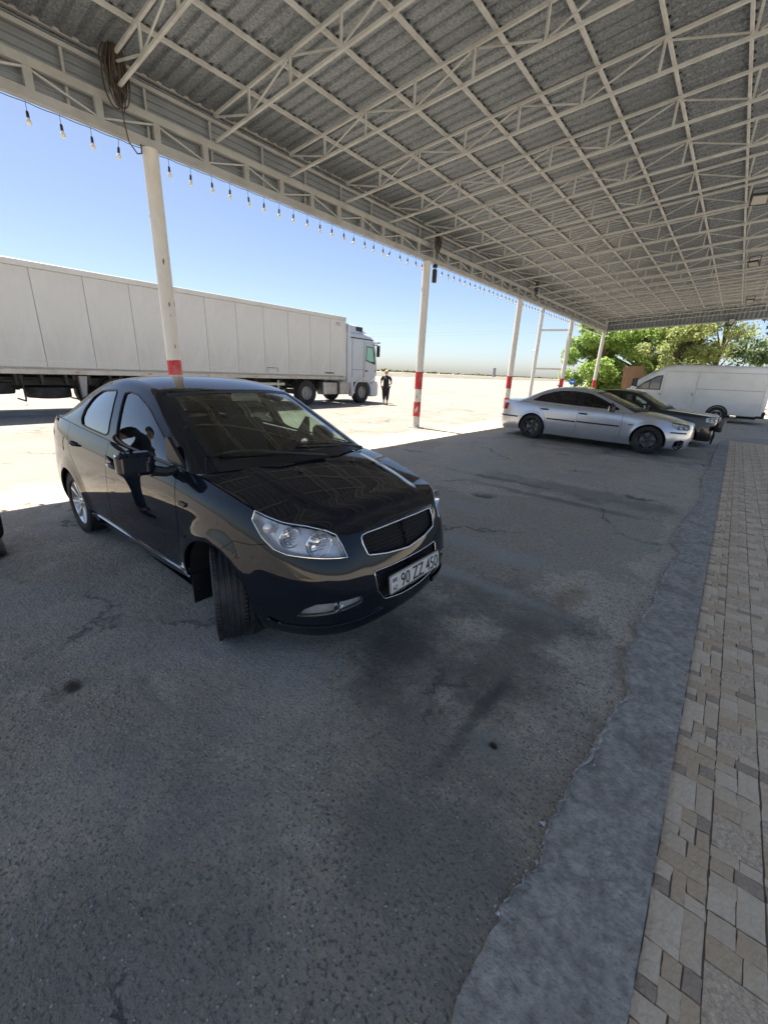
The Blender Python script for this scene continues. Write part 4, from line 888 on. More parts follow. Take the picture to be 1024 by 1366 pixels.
    for y0, y1 in D.get('wipers', ((.62, .02), (.08, -.58))):
        mb = MB(); v0, v1 = y0/.72, y1/.72; pa = TS.at(np.array([[.02, v0]]), .02)[0][0]; pb = TS.at(np.array([[.14, v1]]), .022)[0][0]; pm2 = TS.at(np.array([[.06, (v0+v1)/2]]), .03)[0][0]
        mb.tube([pa+[.02, 0, -.01], pm2+[0, 0, .012], pb*.4+pm2*.6+[0, 0, .012]], [.012, .008, .006], 6)
        path = [TS.at(np.array([[.075+.075*t, v0*(1-t*1.0)+v1*t-.0]]), .012)[0][0] for t in np.linspace(.12, 1.12, 10)]; mb.tube(path, .007, 5); mb.build('wiper', M['plastic'], car)
    # --- headlights: dark housing, bowls, clear cover
    for s in sr:
        hp = bz(C, hl); mb = MB(); panel(mb, LS[s], hp, .05, off=-.045, fold=0, gap=0); ho = mb.build('headlight', D.get('hl_house', M['hlhouse']), car)
        q = np.array(resample(hp, .04)); A, m = LS[s].at(q, .0); B_, _ = LS[s].at(q, -.046); k = len(q); mb = MB(); mb.add(np.concatenate([A, B_]).tolist(), [(i, (i+1) % k, k+(i+1) % k, k+i) for i in range(k)]); mb.build('headlight_rim', M['hlhouse'], ho)
        mb = MB(); strip(mb, LS[s], hp, .0026, .001, True); mb.build('headlight_edge', D.get('hl_edge', M['chrome']), ho)
        for a, z, rr, kind in D['bowls']:
            c0, n0 = LS[s].at(np.array([[C.s('s', a), z]]), -.012); ax = Vector((1, .22*s, .02)).normalized(); rot = ax.to_track_quat('Z', 'Y').to_matrix(); mb = MB()
            mb.lathe([(rr, .0), (rr*.98, -.006), (rr*.8, -.018), (rr*.5, -.028), (.02, -.032), (.018, -.016), (0, -.012)] if kind == 'bowl' else [(rr, 0), (rr*.9, .008), (rr*.55, .016), (0, .02)], 22)
            if kind == 'bowl':
                mb.lathe([(rr*1.06, .002), (rr*1.02, .010), (rr*.98, .002)], 24)
                for j in range(5): mb.box((0, rr*(-.5+.25*j), -.004), (rr*1.5*(1-abs(-.5+.25*j)), .003, .004))
            mb.v = [tuple(rot @ Vector(q)+Vector(c0[0])) for q in mb.v]; mb.build('reflector', M['chrome'] if kind == 'bowl' else M['hlclear'], ho)
        mb = MB(); panel(mb, LS[s], hp, .045, off=.001, fold=0, gap=.001); mb.build('headlight_cover', M['lensglass'], ho)
        if D.get('taillight'):
            mb = MB(); panel(mb, LS[s], bz(C, D['taillight']), .05, off=.002, fold=.02, gap=.002); mb.build('taillight', M['redlens'], car)
    # --- wheels, arches, floor
    ms = wheel_meshes(Rw, D['Ww'], D['Rr'], D['rim'], D['rim_mat'])
    for x, st_ in ((0, D.get('steer', 0.)), (-wb, 0)):
        for s in sr: place_wheel(ms, car, x, s*D['track'], Rw, st_, random.uniform(0, 6))
    for x in (0, -wb):
        for s in sr:
            mb = MB(); rg = []
            for yy in (D['track']+D['Ww']/2-.028, .36): rg.append([(x+(Ra+.012)*math.cos(R(a)), s*yy, Rw+(Ra+.012)*math.sin(R(a))) for a in range(-24, 206, 10)])
            n_ = len(rg[0]); mb.add(rg[0]+rg[1], [(i, i+1, n_+i+1, n_+i) for i in range(n_-1)]); mb.add(rg[1], [tuple(range(n_))]); mb.build('wheel_arch', M['innards'], car)
    fo, ro = C.o[0, 0], C.o[-1, 0]
    mb = MB(); mb.box(((-.40-wb+.40)/2, 0, .33), (wb-.80, 1.36, .26)); mb.box(((fo-.25+.42)/2-.0, 0, .40), (fo-.67, .84, .36)); mb.box((0, 0, .50), (.84, .70, .50)); mb.box((-wb, 0, .48), (.84, .70, .42)); mb.box(((ro+.15-wb-.42)/2, 0, .45), (abs(ro+.15+wb+.42), 1.2, .42)); mb.build('underbody', M['innards'], car, 0)
    # --- cabin
    zf = .44; mb = MB(); dx = D['dash']; prof = [(dx+.16, .60), (dx+.20, .88), (dx+.06, D['dashz']), (dx-.14, D['dashz']-.02), (dx-.20, .78), (dx-.12, .55)]; mb.prism(prof, -.62, .62); da = mb.build('dashboard', M['dash'], car, 40)
    mb = MB(); mb.box((dx-.1, .0, .5), (.5, .28, .3)); mb.build('console', M['dash'], da)
    mb = MB(); sw = D.get('drive', 1)*.36; c0 = Vector((dx-.30, sw, .90)); rot = Matrix.Rotation(R(-62), 3, 'Y'); mb.tube([c0+rot @ Vector((.185*math.cos(a), .185*math.sin(a), 0)) for a in np.linspace(0, 2*math.pi, 28)[:-1]], .015, 8, True)
    for a in (0, 2.3, 4.0): mb.bar(c0, c0+rot @ Vector((.18*math.cos(a), .18*math.sin(a), 0)), .03, .015)
    mb.lathe([(0, .02), (.05, .018), (.06, -.01)], 14, 'x', tuple(c0)); mb.build('steering_wheel', M['plastic'], car)
    for sx, sy, wd in ((D['seat'], .36, .48), (D['seat'], -.36, .48), (D['seat']-.83, 0, 1.22)):
        mb = MB(); mb.rbox((sx, sy, .52), (.50, wd, .20), .06); ra = Matrix.Rotation(R(-18), 3, 'Y'); mb.rbox((sx-.30, sy, .83), (.15, wd, .62), .06, rot=ra)
        for hy in ((0,) if wd < 1 else (-.38, .38)): mb.rbox((sx-.40, sy+hy, 1.20), (.10, .25, .17), .05, rot=ra)
        mb.build('seat', M['seat'], car)
    return car, C, LS, DS, GS, TS, hood, fdo, rdo, out
M['hlhouse'] = pm('lamp_housing', (.62, .61, .60), .22, .45, var=.15, vs=30); M['hlclear'] = pm('lamp_facets', (.75, .75, .73), .15, .3, var=.25, vs=60); M['redlens'] = pm('red_lens', (.30, .012, .012), .15, coat=.6)
M['lensglass'] = glass('clear_lens', (.97, .97, .97), .38); M['dash'] = pm('dash_plastic', (.035, .035, .037), .6, var=.1, vs=40)
# ---------------------------------------------------------------- the black saloon in front
M['black'] = pm('black_blue_paint', (.0065, .0095, .017), .30, 0, var=.10, vs=6, coat=1.0, cior=1.45, spec=.0, dirt=(.010, .010, .010), dscale=1.6, damt=.25)
M['wsg'] = glass('windscreen_glass', (.46, .58, .51), 1.15); M['tint'] = glass('smoked_glass', (.10, .105, .11), 1.25); M['clearg'] = glass('door_glass', (.66, .76, .70), 1.2); M['mesh'] = pm('grille_plastic', (.010, .010, .011), .5)
A_HL = [('s', 1.093, .885), ('s', 1.098, .839), ('s', 1.013, .760), ('s', .933, .711), ('s', .848, .691), ('s', .677, .682), ('s', .492, .672), ('s', .517, .736), ('s', .553, .790), ('s', .62, .816), ('s', .747, .839), ('s', .898, .850), ('s', .988, .865)]
UG = [('y', 0, .612), ('s', .20, .630), ('s', .340, .652), ('s', .352, .662), ('s', .372, .715), ('s', .376, .748), ('s', .366, .762), ('s', .326, .768), ('s', .1, .774), ('y', 0, .774)]
LG = [('y', 0, .345), ('s', .10, .347), ('s', .245, .368), ('s', .262, .380), ('s', .306, .441), ('s', .320, .549), ('s', .312, .556), ('y', 0, .556)]
FOG = [('s', .787, .347), ('s', .742, .398), ('s', .677, .430), ('s', .416, .445), ('s', .411, .401), ('s', .512, .380), ('s', .622, .363), ('s', .752, .349)]
WF = [(-1.345, 1.040), (-1.405, 1.215), (-1.472, 1.378), (-1.40, 1.392), (-1.25, 1.378), (-1.00, 1.300), (-.72, 1.165), (-.45, 1.020), (-.42, 1.005)]
WR = [(-2.10, 1.068), (-2.165, 1.12), (-2.17, 1.20), (-2.10, 1.305), (-1.95, 1.368), (-1.63, 1.394), (-1.555, 1.235), (-1.505, 1.050)]
DA = dict(wsm=(2, .13), paint=M['black'], wb=2.48, Rw=.295, Ra=.345, Ww=.187, Rr=.205, track=.735, rim='eight', rim_mat=M['alloy'], steer=R(-27.5), hoodz=.780,
 headlight=A_HL, hood_corner=('s', .553), hl_inner=[('s', .517, .736)], hl_lower=[('s', .492, .672), ('s', .677, .682), ('s', .848, .691), ('s', .933, .711)], hl_tip=[('s', 1.093, .886)], hl_tip_s=('s', 1.093), hl_outer=[('s', .933, .711), ('s', 1.013, .760), ('s', 1.098, .839)],
 fender_line=[('s', .985, .728), ('x', .335, .706), ('x', .2, .700), ('x', .12, .640)], arch_front=70,
 seamA=[(-.42, 1.0), (-.386, .853), (-.355, .656), (-.42, .368), (-.44, .30)], seamB=[(-1.47, 1.03), (-1.465, .80), (-1.50, .60), (-1.58, .36), (-1.60, .30)],
 seamC=[(-2.43, 1.06), (-2.40, .93), (-2.30, .77), (-2.12, .60), (-2.03, .45), (-1.97, .33), (-1.95, .30)], zsill=.30, rear_bumper=(-2.78, .62), trunk_half=.60, sill_trim=True,
 front_holes=[UG, LG, FOG], cowl=[('x', .02), ('x', .0), ('x', -.05), ('x', -.13), ('x', -.20), ('x', -.24)], boot_x=-2.86, ws_top=-1.03, rs_top=-2.22, frame_x=(-.30, -2.88), windows=[WF, WR], glassm=[M['clearg'], M['tint']], wsglass=M['wsg'], rsglass=M['tint'],
 mirror=(-.48, .985, 1.045), folded=True, mirror_mat=M['black'], bowls=[(.665, .752, .074, 'bowl'), (.845, .778, .058, 'bowl'), (.985, .812, .034, 'lens')], dash=-.42, dashz=.985, seat=-1.12, taillight=[('r', .72, .70), ('r', .62, .70), ('r', .60, .95), ('r', .68, .96), ('x', -3.15, .92), ('x', -3.22, .72)])
AVEO['zhi'] = [k for k in AVEO['zhi']]
aveo, C, LS, DS, GS, TS, hood, fdo, rdo, out = build_sedan(AVEO, DA, (-2.1485, 1.9033, 0), R(.4445), 'black four door saloon parked alone in the canopy shade, front wheels turned', 'car', 'parked_car')
def band_obj(nm, mat, parent, *jobs, smooth=35):
    mb = MB()
    for fn, s, poly, kw in jobs:
        if fn == 'p': panel(mb, LS[s], bz(C, poly), **kw)
        else: strip(mb, LS[s], bz(C, poly), **kw)
    return mb.build(nm, mat, parent, smooth)
bump = out['bumper']
for nm, poly in (('upper_grille', UG), ('lower_grille', LG)):
    g = band_obj(nm, M['dark'], aveo, *[('p', s, poly, dict(res=.05, off=-.035, fold=0, gap=-.004)) for s in (1, -1)])
    mb = MB(); pl = bz(C, poly); q = np.array(pl); umax = q[:, 0].max(); z0, z1 = q[:, 1].min(), q[:, 1].max(); cell = .026
    for row in range(int((z1-z0)/(cell*.8))+2):      # honeycomb
        for colm in range(int(umax/cell)+2):
            u0 = colm*cell+(cell/2 if row % 2 else 0); zc = z0+row*cell*.8
            hexa = [(u0+cell*.5*math.cos(R(60*k+30)), zc+cell*.5*math.sin(R(60*k+30))) for k in range(6)]
            if u0 < 0: continue
            ok = inside(pl, np.array([[max(u0, 1e-4), zc]]))[0]
            if not ok: continue
            for s in (1, -1):
                P_, n_ = LS[s].at(np.array([(max(a, 1e-4), b) for a, b in hexa]), -.014); Pi, _ = LS[s].at(np.array([(max(u0+(a-u0)*.74, 1e-4), zc+(b-zc)*.74) for a, b in hexa]), -.016)
                mb.add(np.concatenate([P_, Pi]).tolist(), [(k, (k+1) % 6, 6+(k+1) % 6, 6+k) for k in range(6)])
    mb.build('honeycomb', M['mesh'], g, 0)
    mb = MB()
    for s in (1, -1): strip(mb, LS[s], pl, .0045 if nm[0] == 'u' else .0032, .002, False, 8, .02)
    mb.build('chrome_surround', M['chrome'], g, 60)
UGc = bz(C, [('y', 0, .612), ('s', .20, .630), ('s', .335, .651)]); mb = MB()
for s in (1, -1): strip(mb, LS[s], UGc, .0065, .003, n=8, res=.02)
mb.build('chrome_bar', M['chrome'], aveo, 60)
for s in (1, -1):
    f = band_obj('fog_lamp', M['hlhouse'], aveo, ('p', s, FOG, dict(res=.05, off=-.03, fold=0, gap=-.003))); band_obj('fog_cover', M['lensglass'], f, ('p', s, FOG, dict(res=.05, off=-.006, fold=0, gap=-.002)))
    mb = MB(); A_, n_ = LS[s].at(np.array([[.56, .405]]), -.022); mb.lathe([(.034, .012), (.03, .002), (0, -.004)], 18, 'x', tuple(A_[0])); mb.build('reflector', M['chrome'], f)
    f2 = band_obj('lip_spoiler', M['black'], aveo, ('p', s, [('s', .98, .305), ('s', .878, .278), ('s', .622, .288), ('s', .40, .298), ('s', .262, .318), ('s', .30, .262), ('s', .40, .236), ('s', .65, .220), ('s', .95, .215)], dict(res=.05, off=.012, fold=.012, gap=0)))
    # side repeater, handles, fuel flap, mud flap
    if s == -1: band_obj('fuel_flap', M['black'], aveo, ('p', s, [('x', -2.66, .80), ('x', -2.66, .92), ('x', -2.52, .92), ('x', -2.52, .80)], dict(res=.05, off=.003, fold=.006, gap=0)))
    band_obj('side_repeater', M['plastic'], aveo, ('p', s, [('x', -.325, .795), ('x', -.325, .818), ('x', -.255, .815), ('x', -.265, .79)], dict(res=.03, off=.012, fold=.016, gap=0)))
    mb = MB(); mb.prism([(-.30, .30), (-.40, .30), (-.395, .08), (-.31, .08)], s*.64, s*.655, 'xz'); mb.prism([(-.335, .30), (-.345, .30), (-.345, .085), (-.335, .085)], s*.64, s*.80, 'xz'); mb.build('mud_flap', M['plastic'], aveo)
    for door, xa, za in ((fdo, -1.28, .862), (rdo, -2.20, .897)):
        o = door[0 if s == 1 else 1]; mb = MB(); A_, n_ = LS[s].at(np.array([[C.s('x', xa), za]]), -.001); mb.rbox(A_[0], (.15, .006, .055), .003); mb.build('handle_cup', M['dark'], o)
        mb = MB(); pts = [LS[s].at(np.array([[C.s('x', xa+dx), za+.004]]), of)[0][0] for dx, of in ((-.095, .004), (-.075, .024), (0, .030), (.075, .024), (.095, .004))]; mb.tube(pts, [.010, .013, .014, .013, .010], 8); mb.build('handle', M['black'], o, 60)
# washers on the hood, plate, wing badge line
mb = MB()
for v in (.33, -.33): A_, n_ = DS[1 if v > 0 else -1].at(np.array([[C.s('x', .12), abs(v)]]), .004); mb.rbox(A_[0], (.03, .024, .014), .008)
mb.build('washer_jet', M['plastic'], hood)
pa = LS[-1].at(np.array([[.262, .524]]), .012)[0][0]; pb = LS[-1].at(np.array([[.262, .412]]), .016)[0][0]; pitch = math.atan2(pb[0]-pa[0], .112)
M['plate'] = pm('plate_white', (.66, .66, .62), .4, var=.06, vs=8, dirt=(.36, .33, .28), dscale=14, damt=.35); M['ink'] = pm('plate_black', (.012, .012, .012), .5)
xm = max(pa[0], pb[0])+.028
pl = thing('number_plate', (0, 0, 0), 0, None, None); pl.parent = aveo; pl.location = (xm, 0, .472); pl.rotation_euler = (R(90)-pitch*0.6, 0, R(90))
for k in ('label', 'category'):
    if k in pl: del pl[k]
MB().rbox((0, 0, -.004), (.535, .127, .006), .012).build('plate_frame', M['plastic'], pl); MB().rbox((0, 0, 0), (.520, .112, .004), .010).build('plate_field', M['plate'], pl)
b = MB()
for x0, y0, x1, y1 in ((-.256, .05, .256, .053), (-.256, -.053, .256, -.05), (-.256, -.05, -.253, .05), (.253, -.05, .256, .05)): b.box(((x0+x1)/2, (y0+y1)/2, .0022), (x1-x0, y1-y0, .0012))
b.build('plate_border', M['ink'], pl)
tm = text_mesh('90 ZZ 450', .084, .0012, .395); tm.materials.append(M['ink']); link('plate_digits', tm, pl, (.042, -.002, .0032))
tm = text_mesh('AZ', .026, .001, .042); tm.materials.append(M['ink']); link('plate_country', tm, pl, (-.215, -.028, .003))
FL_ = [pm('flag_blue', (.05, .22, .50), .5), pm('flag_red', (.45, .04, .05), .5), pm('flag_green', (.05, .30, .12), .5)]; b = MB()
for k in range(3): b.cur = k; b.box((-.215, .030-.0085*k, .0024), (.042, .0085, .001))
b.build('plate_flag', FL_, pl, 0)
# round sticker on the windscreen
b = MB(); A_, n_ = TS.at(np.array([[.20, .10]]), -.012); b.lathe([(0, 0), (.028, 0), (.03, -.012), (.02, -.016)], 16, 'x', tuple(A_[0])); b.build('phone_holder', M['hlhouse'], aveo)
# rear view mirror inside
b = MB(); A_, n_ = TS.at(np.array([[C.eq[3]-.14, 0]]), -.06); b.rbox(A_[0], (.03, .22, .06), .02); b.build('inner_mirror', M['plastic'], aveo)
# ---------------------------------------------------------------- silver saloon
BMW = dict(
 outline=[(.83,0),(.825,.2),(.80,.42),(.74,.58),(.63,.71),(.45,.81),(.2,.865),(0,.885),(-.5,.893),(-1.4,.898),(-2.3,.896),(-2.83,.89),(-3.2,.872),(-3.5,.84),(-3.72,.77),(-3.84,.62),(-3.90,.4),(-3.925,.2),(-3.93,0)],
 levels=[.16,.24,.32,.42,.53,.64,.74,.82,.88,.94,1.0,1.06,1.12],
 prof=[(('y',0),  [-.08,-.03,-.01,-.004,-.012,-.026,-.055,-.12,-.22,-.33,-.45,-.55,-.65]), (('y',.5),[-.08,-.03,-.01,-.002,-.008,-.020,-.045,-.10,-.18,-.28,-.38,-.46,-.56]),
       (('x',.45),[-.08,-.03,-.01,-.001,-.004,-.02,-.055,-.10,-.15,-.2,-.27,-.34,-.4]), (('x',.1),[-.08,-.045,-.02,-.006,-.001,-.008,-.03,-.06,-.095,-.14,-.19,-.25,-.3]),
       (('x',-.4),[-.09,-.06,-.03,-.012,-.003,-.002,-.008,-.022,-.042,-.075,-.11,-.15,-.2]), (('x',-1.4),[-.09,-.06,-.035,-.015,-.004,-.001,-.003,-.010,-.022,-.045,-.075,-.11,-.15]),
       (('x',-2.4),[-.09,-.055,-.03,-.012,-.002,-.001,-.003,-.010,-.022,-.045,-.08,-.12,-.16]), (('x',-3.1),[-.08,-.045,-.02,-.005,-.001,-.004,-.012,-.022,-.035,-.055,-.09,-.14,-.2]),
       (('r',.62),[-.10,-.045,-.012,-.000,-.002,-.010,-.016,-.020,-.026,-.036,-.06,-.12,-.18]), (('r',0),[-.10,-.045,-.012,-.000,-.002,-.010,-.016,-.020,-.026,-.036,-.06,-.12,-.18])],
 zhi=[(('y',0),.735),(('y',.3),.735),(('y',.55),.738),(('x',.55),.765),(('x',.3),.81),(('x',0),.86),(('x',-.4),.905),(('x',-.8),.925),(('x',-1.6),.94),(('x',-2.5),.965),(('x',-3.1),.985),(('x',-3.5),.985),(('r',.55),.975),(('r',0),.97)],
 flare=[(0,.325,.37,.012,.05),(-2.83,.325,.37,.012,.05)], crown=[(('y',0),0.),(('y',.4),.012),(('x',.5),.028),(('x',0),.036),(('x',-.5),.042),(('x',-3.0),.03),(('x',-3.6),.02),(('r',0),0.)], ridge=(.010,.55,.66,.7),
 arc=[(-.45,.915,.755,.20,.03),(-.72,1.04,.725,.17,.032),(-1.02,1.17,.685,.12,.034),(-1.40,1.315,.625,.08,.036),(-1.70,1.372,.605,.03,.04),(-2.05,1.388,.598,0,.042),(-2.40,1.362,.60,-.03,.04),(-2.70,1.275,.615,-.08,.035),(-2.96,1.155,.65,-.11,.03),(-3.20,1.035,.695,-.12,.026),(-3.30,.992,.715,-.12,.024)], tumble=.02)
M['silver'] = pm('silver_paint', (.60, .62, .66), .28, .6, var=.04, vs=3, coat=.9, dirt=(.36, .34, .31), dscale=1.2, damt=.3); M['tintblue'] = glass('violet_smoked_glass', (.05, .045, .075), 1.3)
B_HL = [('s', .98, .765), ('s', .99, .71), ('s', .86, .63), ('s', .60, .615), ('s', .52, .64), ('s', .52, .715), ('s', .60, .732), ('s', .80, .740)]
DB = dict(wsm=(1, .13), dlo=[(-.71, .955), (-.76, 1.01), (-1.14, 1.183), (-1.44, 1.294), (-1.64, 1.325), (-1.80, 1.335), (-2.2, 1.325), (-2.43, 1.282), (-2.52, 1.247), (-2.72, 1.18), (-2.935, 1.025), (-2.45, 1.008), (-1.68, .978)], paint=M['silver'], wb=2.83, Rw=.325, Ra=.372, Ww=.225, Rr=.225, track=.755, rim='five', rim_mat=M['alloyblk'], steer=R(-4), hoodz=.730, headlight=B_HL, hood_corner=('s', .56), hl_inner=[('s', .53, .72), ('s', .52, .64)], hl_lower=[('s', .60, .615), ('s', .86, .63)],
 hl_tip=[('s', .98, .768)], hl_tip_s=('s', .985), hl_outer=[('s', .86, .63), ('s', .99, .71)], fender_line=[('x', .42, .60), ('x', .355, .56)], arch_front=38,
 seamA=[(-.62, .915), (-.61, .80), (-.60, .60), (-.60, .32)], seamB=[(-1.66, .94), (-1.65, .75), (-1.655, .5), (-1.66, .32)], seamC=[(-2.78, .966), (-2.66, .82), (-2.52, .70), (-2.47, .55), (-2.45, .40), (-2.44, .32)], zsill=.32, rear_bumper=(-3.16, .58), trunk_half=.58,
 front_holes=[[('y', 0, .60), ('y', .03, .585), ('y', .20, .585), ('y', .22, .60), ('y', .2, .685), ('y', .03, .688)], [('y', .0, .24), ('y', .36, .25), ('y', .40, .35), ('y', 0, .36)]], bumper_damage=[('s', .62, .24), ('s', .70, .215), ('s', .88, .24), ('s', .86, .36), ('s', .74, .40), ('s', .63, .37)],
 cowl=[('x', -.22), ('x', -.24), ('x', -.30), ('x', -.38), ('x', -.46), ('x', -.50)], boot_x=-3.22, ws_top=-1.40, rs_top=-2.62, frame_x=(-.52, -3.26),
 windows=[[(-1.60, .985), (-1.64, 1.315), (-1.45, 1.285), (-1.15, 1.175), (-.78, 1.01), (-.74, .965)], [(-2.38, 1.015), (-2.42, 1.27), (-2.2, 1.315), (-1.76, 1.325), (-1.72, .99)], [(-2.90, 1.03), (-2.70, 1.17), (-2.50, 1.24), (-2.455, 1.02)]], glassm=[M['tint'], M['tintblue'], M['tintblue']], wsglass=M['wsg'], rsglass=M['tint'],
 mirror=(-.86, 1.0, .985), mirror_mat=M['plastic'], bowls=[(.64, .672, .045, 'bowl'), (.78, .678, .042, 'bowl')], dash=-.75, dashz=.92, seat=-1.45, taillight=[('r', .74, .72), ('r', .50, .72), ('r', .50, .90), ('r', .74, .91), ('x', -3.58, .90), ('x', -3.62, .74)], hl_edge=M['plastic'], antenna=1.41, rocker_mat=M['silver'])
bmw, C, LS, DS, GS, TS, hood, fdo, rdo, out = build_sedan(BMW, DB, (-1.385, 12.49, 0), R(-.6), 'silver four door saloon on black wheels with a torn front bumper', 'car', 'parked_car')
for s in (1, -1):
    for (xa, xb), par in (((-.64, -1.64), fdo), ((-1.68, -2.43), rdo)): band_obj('side_moulding', M['plastic'], par[0 if s == 1 else 1], ('p', s, [('x', xa, .565), ('x', xb, .575), ('x', xb, .61), ('x', xa, .60)], dict(res=.08, off=.009, fold=.01, gap=0)))
    band_obj('side_moulding', M['plastic'], bmw, ('p', s, [('x', .40, .535), ('s', .98, .54), ('s', .62, .53), ('s', .62, .565), ('s', .98, .575), ('x', .40, .57)][:4]+[('s', .98, .572)], dict(res=.08, off=.012, fold=.01, gap=0)))
    band_obj('bumper_strip', M['plastic'], bmw, ('p', s, [('x', -3.25, .545), ('x', -3.6, .545), ('r', .60, .545), ('r', .60, .58), ('x', -3.6, .58), ('x', -3.25, .58)], dict(res=.08, off=.010, fold=.01, gap=0)))
    band_obj('side_repeater', M['plastic'], bmw, ('p', s, [('x', -.46, .64), ('x', -.46, .66), ('x', -.36, .66), ('x', -.36, .64)], dict(res=.05, off=.006, fold=.006, gap=0)))
    for door, xa, za in ((fdo, -1.52, .80), (rdo, -2.52, .825)):
        o = door[0 if s == 1 else 1]; mb = MB(); pts = [LS[s].at(np.array([[C.s('x', xa+dx), za]]), of)[0][0] for dx, of in ((-.10, .004), (-.08, .02), (0, .026), (.08, .02), (.10, .004))]; mb.tube(pts, [.014, .019, .02, .019, .014], 8); mb.build('handle', M['plastic'], o, 60)
mb = MB()       # kidney bars and the torn edge hanging under the bumper
for s in (1, -1):
    for k in range(6): A_, _ = LS[s].at(np.array([[.05+.026*k, .59], [.05+.026*k, .685]]), -.004); mb.bar(A_[0], A_[1], .006, .012)
mb.build('grille_bars', M['chrome'], bmw)
mb = MB(); A_, _ = LS[-1].at(np.array([[.64, .26], [.72, .235], [.80, .22], [.88, .25]]), .02); mb.tube([A_[0], A_[1]+[0, 0, -.03], A_[2]+[.03, 0, -.05], A_[3]+[.02, -.03, -.01]], [.012, .022, .02, .008], 7); mb.tube([A_[3], A_[2]+[.05, -.03, .03], A_[1]+[.06, -.05, .12]], [.01, .012, .006], 6); mb.build('torn_liner', M['plastic'], bmw)
# ---------------------------------------------------------------- old black saloon behind it
OLD = dict(
 outline=[(.74,0),(.735,.3),(.72,.55),(.68,.70),(.58,.78),(.4,.82),(0,.84),(-1.3,.85),(-2.4,.845),(-2.9,.83),(-3.3,.78),(-3.42,.68),(-3.46,.4),(-3.47,0)],
 levels=[.16,.24,.32,.42,.53,.64,.74,.82,.88,.94,1.0,1.06,1.12],
 prof=[(('y',0),  [-.05,-.02,.0,.0,-.01,-.02,-.03,-.05,-.14,-.2,-.3,-.4,-.5]), (('y',.6),[-.05,-.02,.0,.0,-.008,-.015,-.025,-.045,-.12,-.2,-.3,-.4,-.5]), (('x',.4),[-.05,-.03,-.01,.0,.0,-.006,-.015,-.03,-.07,-.11,-.2,-.3,-.4]),
       (('x',-.4),[-.06,-.04,-.02,-.006,.0,.0,-.006,-.016,-.03,-.05,-.09,-.13,-.2]), (('x',-1.4),[-.07,-.05,-.025,-.008,.0,.0,-.004,-.012,-.022,-.036,-.06,-.1,-.15]), (('x',-2.6),[-.06,-.04,-.02,-.005,.0,.0,-.005,-.014,-.024,-.04,-.07,-.11,-.15]), (('r',.6),[-.05,-.02,.0,.0,-.005,-.012,-.02,-.03,-.04,-.06,-.09,-.12,-.16]), (('r',0),[-.05,-.02,.0,.0,-.005,-.012,-.02,-.03,-.04,-.06,-.09,-.12,-.16])],
 zhi=[(('y',0),.835),(('y',.6),.835),(('x',.55),.842),(('x',.2),.875),(('x',-.2),.905),(('x',-.6),.925),(('x',-1.5),.945),(('x',-2.4),.965),(('x',-3.0),.965),(('r',.5),.95),(('r',0),.95)],
 flare=[(0,.31,.36,.008,.05),(-2.66,.31,.36,.008,.05)], crown=[(('y',0),0.),(('y',.6),.02),(('x',.4),.03),(('x',-.4),.04),(('x',-2.8),.03),(('r',0),0.)],
 arc=[(-.55,.925,.72,.12,.03),(-.78,1.05,.70,.10,.03),(-1.05,1.20,.66,.08,.03),(-1.28,1.315,.62,.06,.032),(-1.5,1.36,.605,.02,.036),(-1.9,1.372,.60,0,.036),(-2.25,1.345,.605,-.02,.034),(-2.5,1.24,.62,-.05,.03),(-2.75,1.09,.655,-.08,.028),(-2.93,.985,.69,-.09,.025)], tumble=.012)
M['oldblack'] = pm('old_black_paint', (.010, .010, .011), .28, coat=.7, var=.15, vs=4, dirt=(.05, .047, .042), dscale=2, damt=.4)
O_HL = [('s', .93, .80), ('s', .93, .70), ('s', .80, .685), ('s', .50, .685), ('s', .46, .70), ('s', .46, .80), ('s', .5, .815), ('s', .88, .815)]
DO = dict(wsm=(1, .1), paint=M['oldblack'], wb=2.66, Rw=.31, Ra=.36, Ww=.19, Rr=.20, track=.72, rim='steel', rim_mat=M['alloy'], hoodz=.832, headlight=O_HL, hood_corner=('s', .46), hl_inner=[('s', .46, .80), ('s', .46, .70)], hl_lower=[('s', .50, .685), ('s', .80, .685)], hl_tip=[('s', .93, .84)], hl_tip_s=('s', .94), hl_outer=[('s', .80, .685), ('s', .93, .70), ('s', .935, .80)],
 fender_line=[('x', .48, .66), ('x', .35, .56)], arch_front=40, seamA=[(-.58, .925), (-.58, .75), (-.57, .5), (-.56, .32)], seamB=[(-1.60, .945), (-1.60, .75), (-1.60, .5), (-1.60, .32)], seamC=[(-2.50, .965), (-2.46, .82), (-2.34, .70), (-2.31, .55), (-2.29, .40), (-2.28, .32)], zsill=.32, rear_bumper=(-2.98, .56), trunk_half=.6,
 cowl=[('x', -.36), ('x', -.38), ('x', -.42), ('x', -.48), ('x', -.54), ('x', -.57)], boot_x=-2.88, ws_top=-1.28, rs_top=-2.28, frame_x=(-.62, -2.88), windows=[[(-1.54, .99), (-1.56, 1.295), (-1.42, 1.285), (-1.20, 1.21), (-.86, 1.02), (-.82, .975)], [(-2.36, 1.00), (-2.28, 1.25), (-2.15, 1.29), (-1.66, 1.305), (-1.64, .995)]], glassm=[M['clearg'], M['tint']], wsglass=M['wsg'], rsglass=M['clearg'],
 mirror=(-.92, .97, .965), mirror_mat=M['plastic'], bowls=[(.62, .75, .055, 'bowl'), (.80, .75, .05, 'bowl')], dash=-.80, dashz=.93, seat=-1.5, taillight=[('r', .70, .66), ('r', .40, .66), ('r', .40, .82), ('r', .70, .82)], front_holes=[[('y', 0, .68), ('y', .36, .68), ('y', .36, .80), ('y', 0, .80)]])
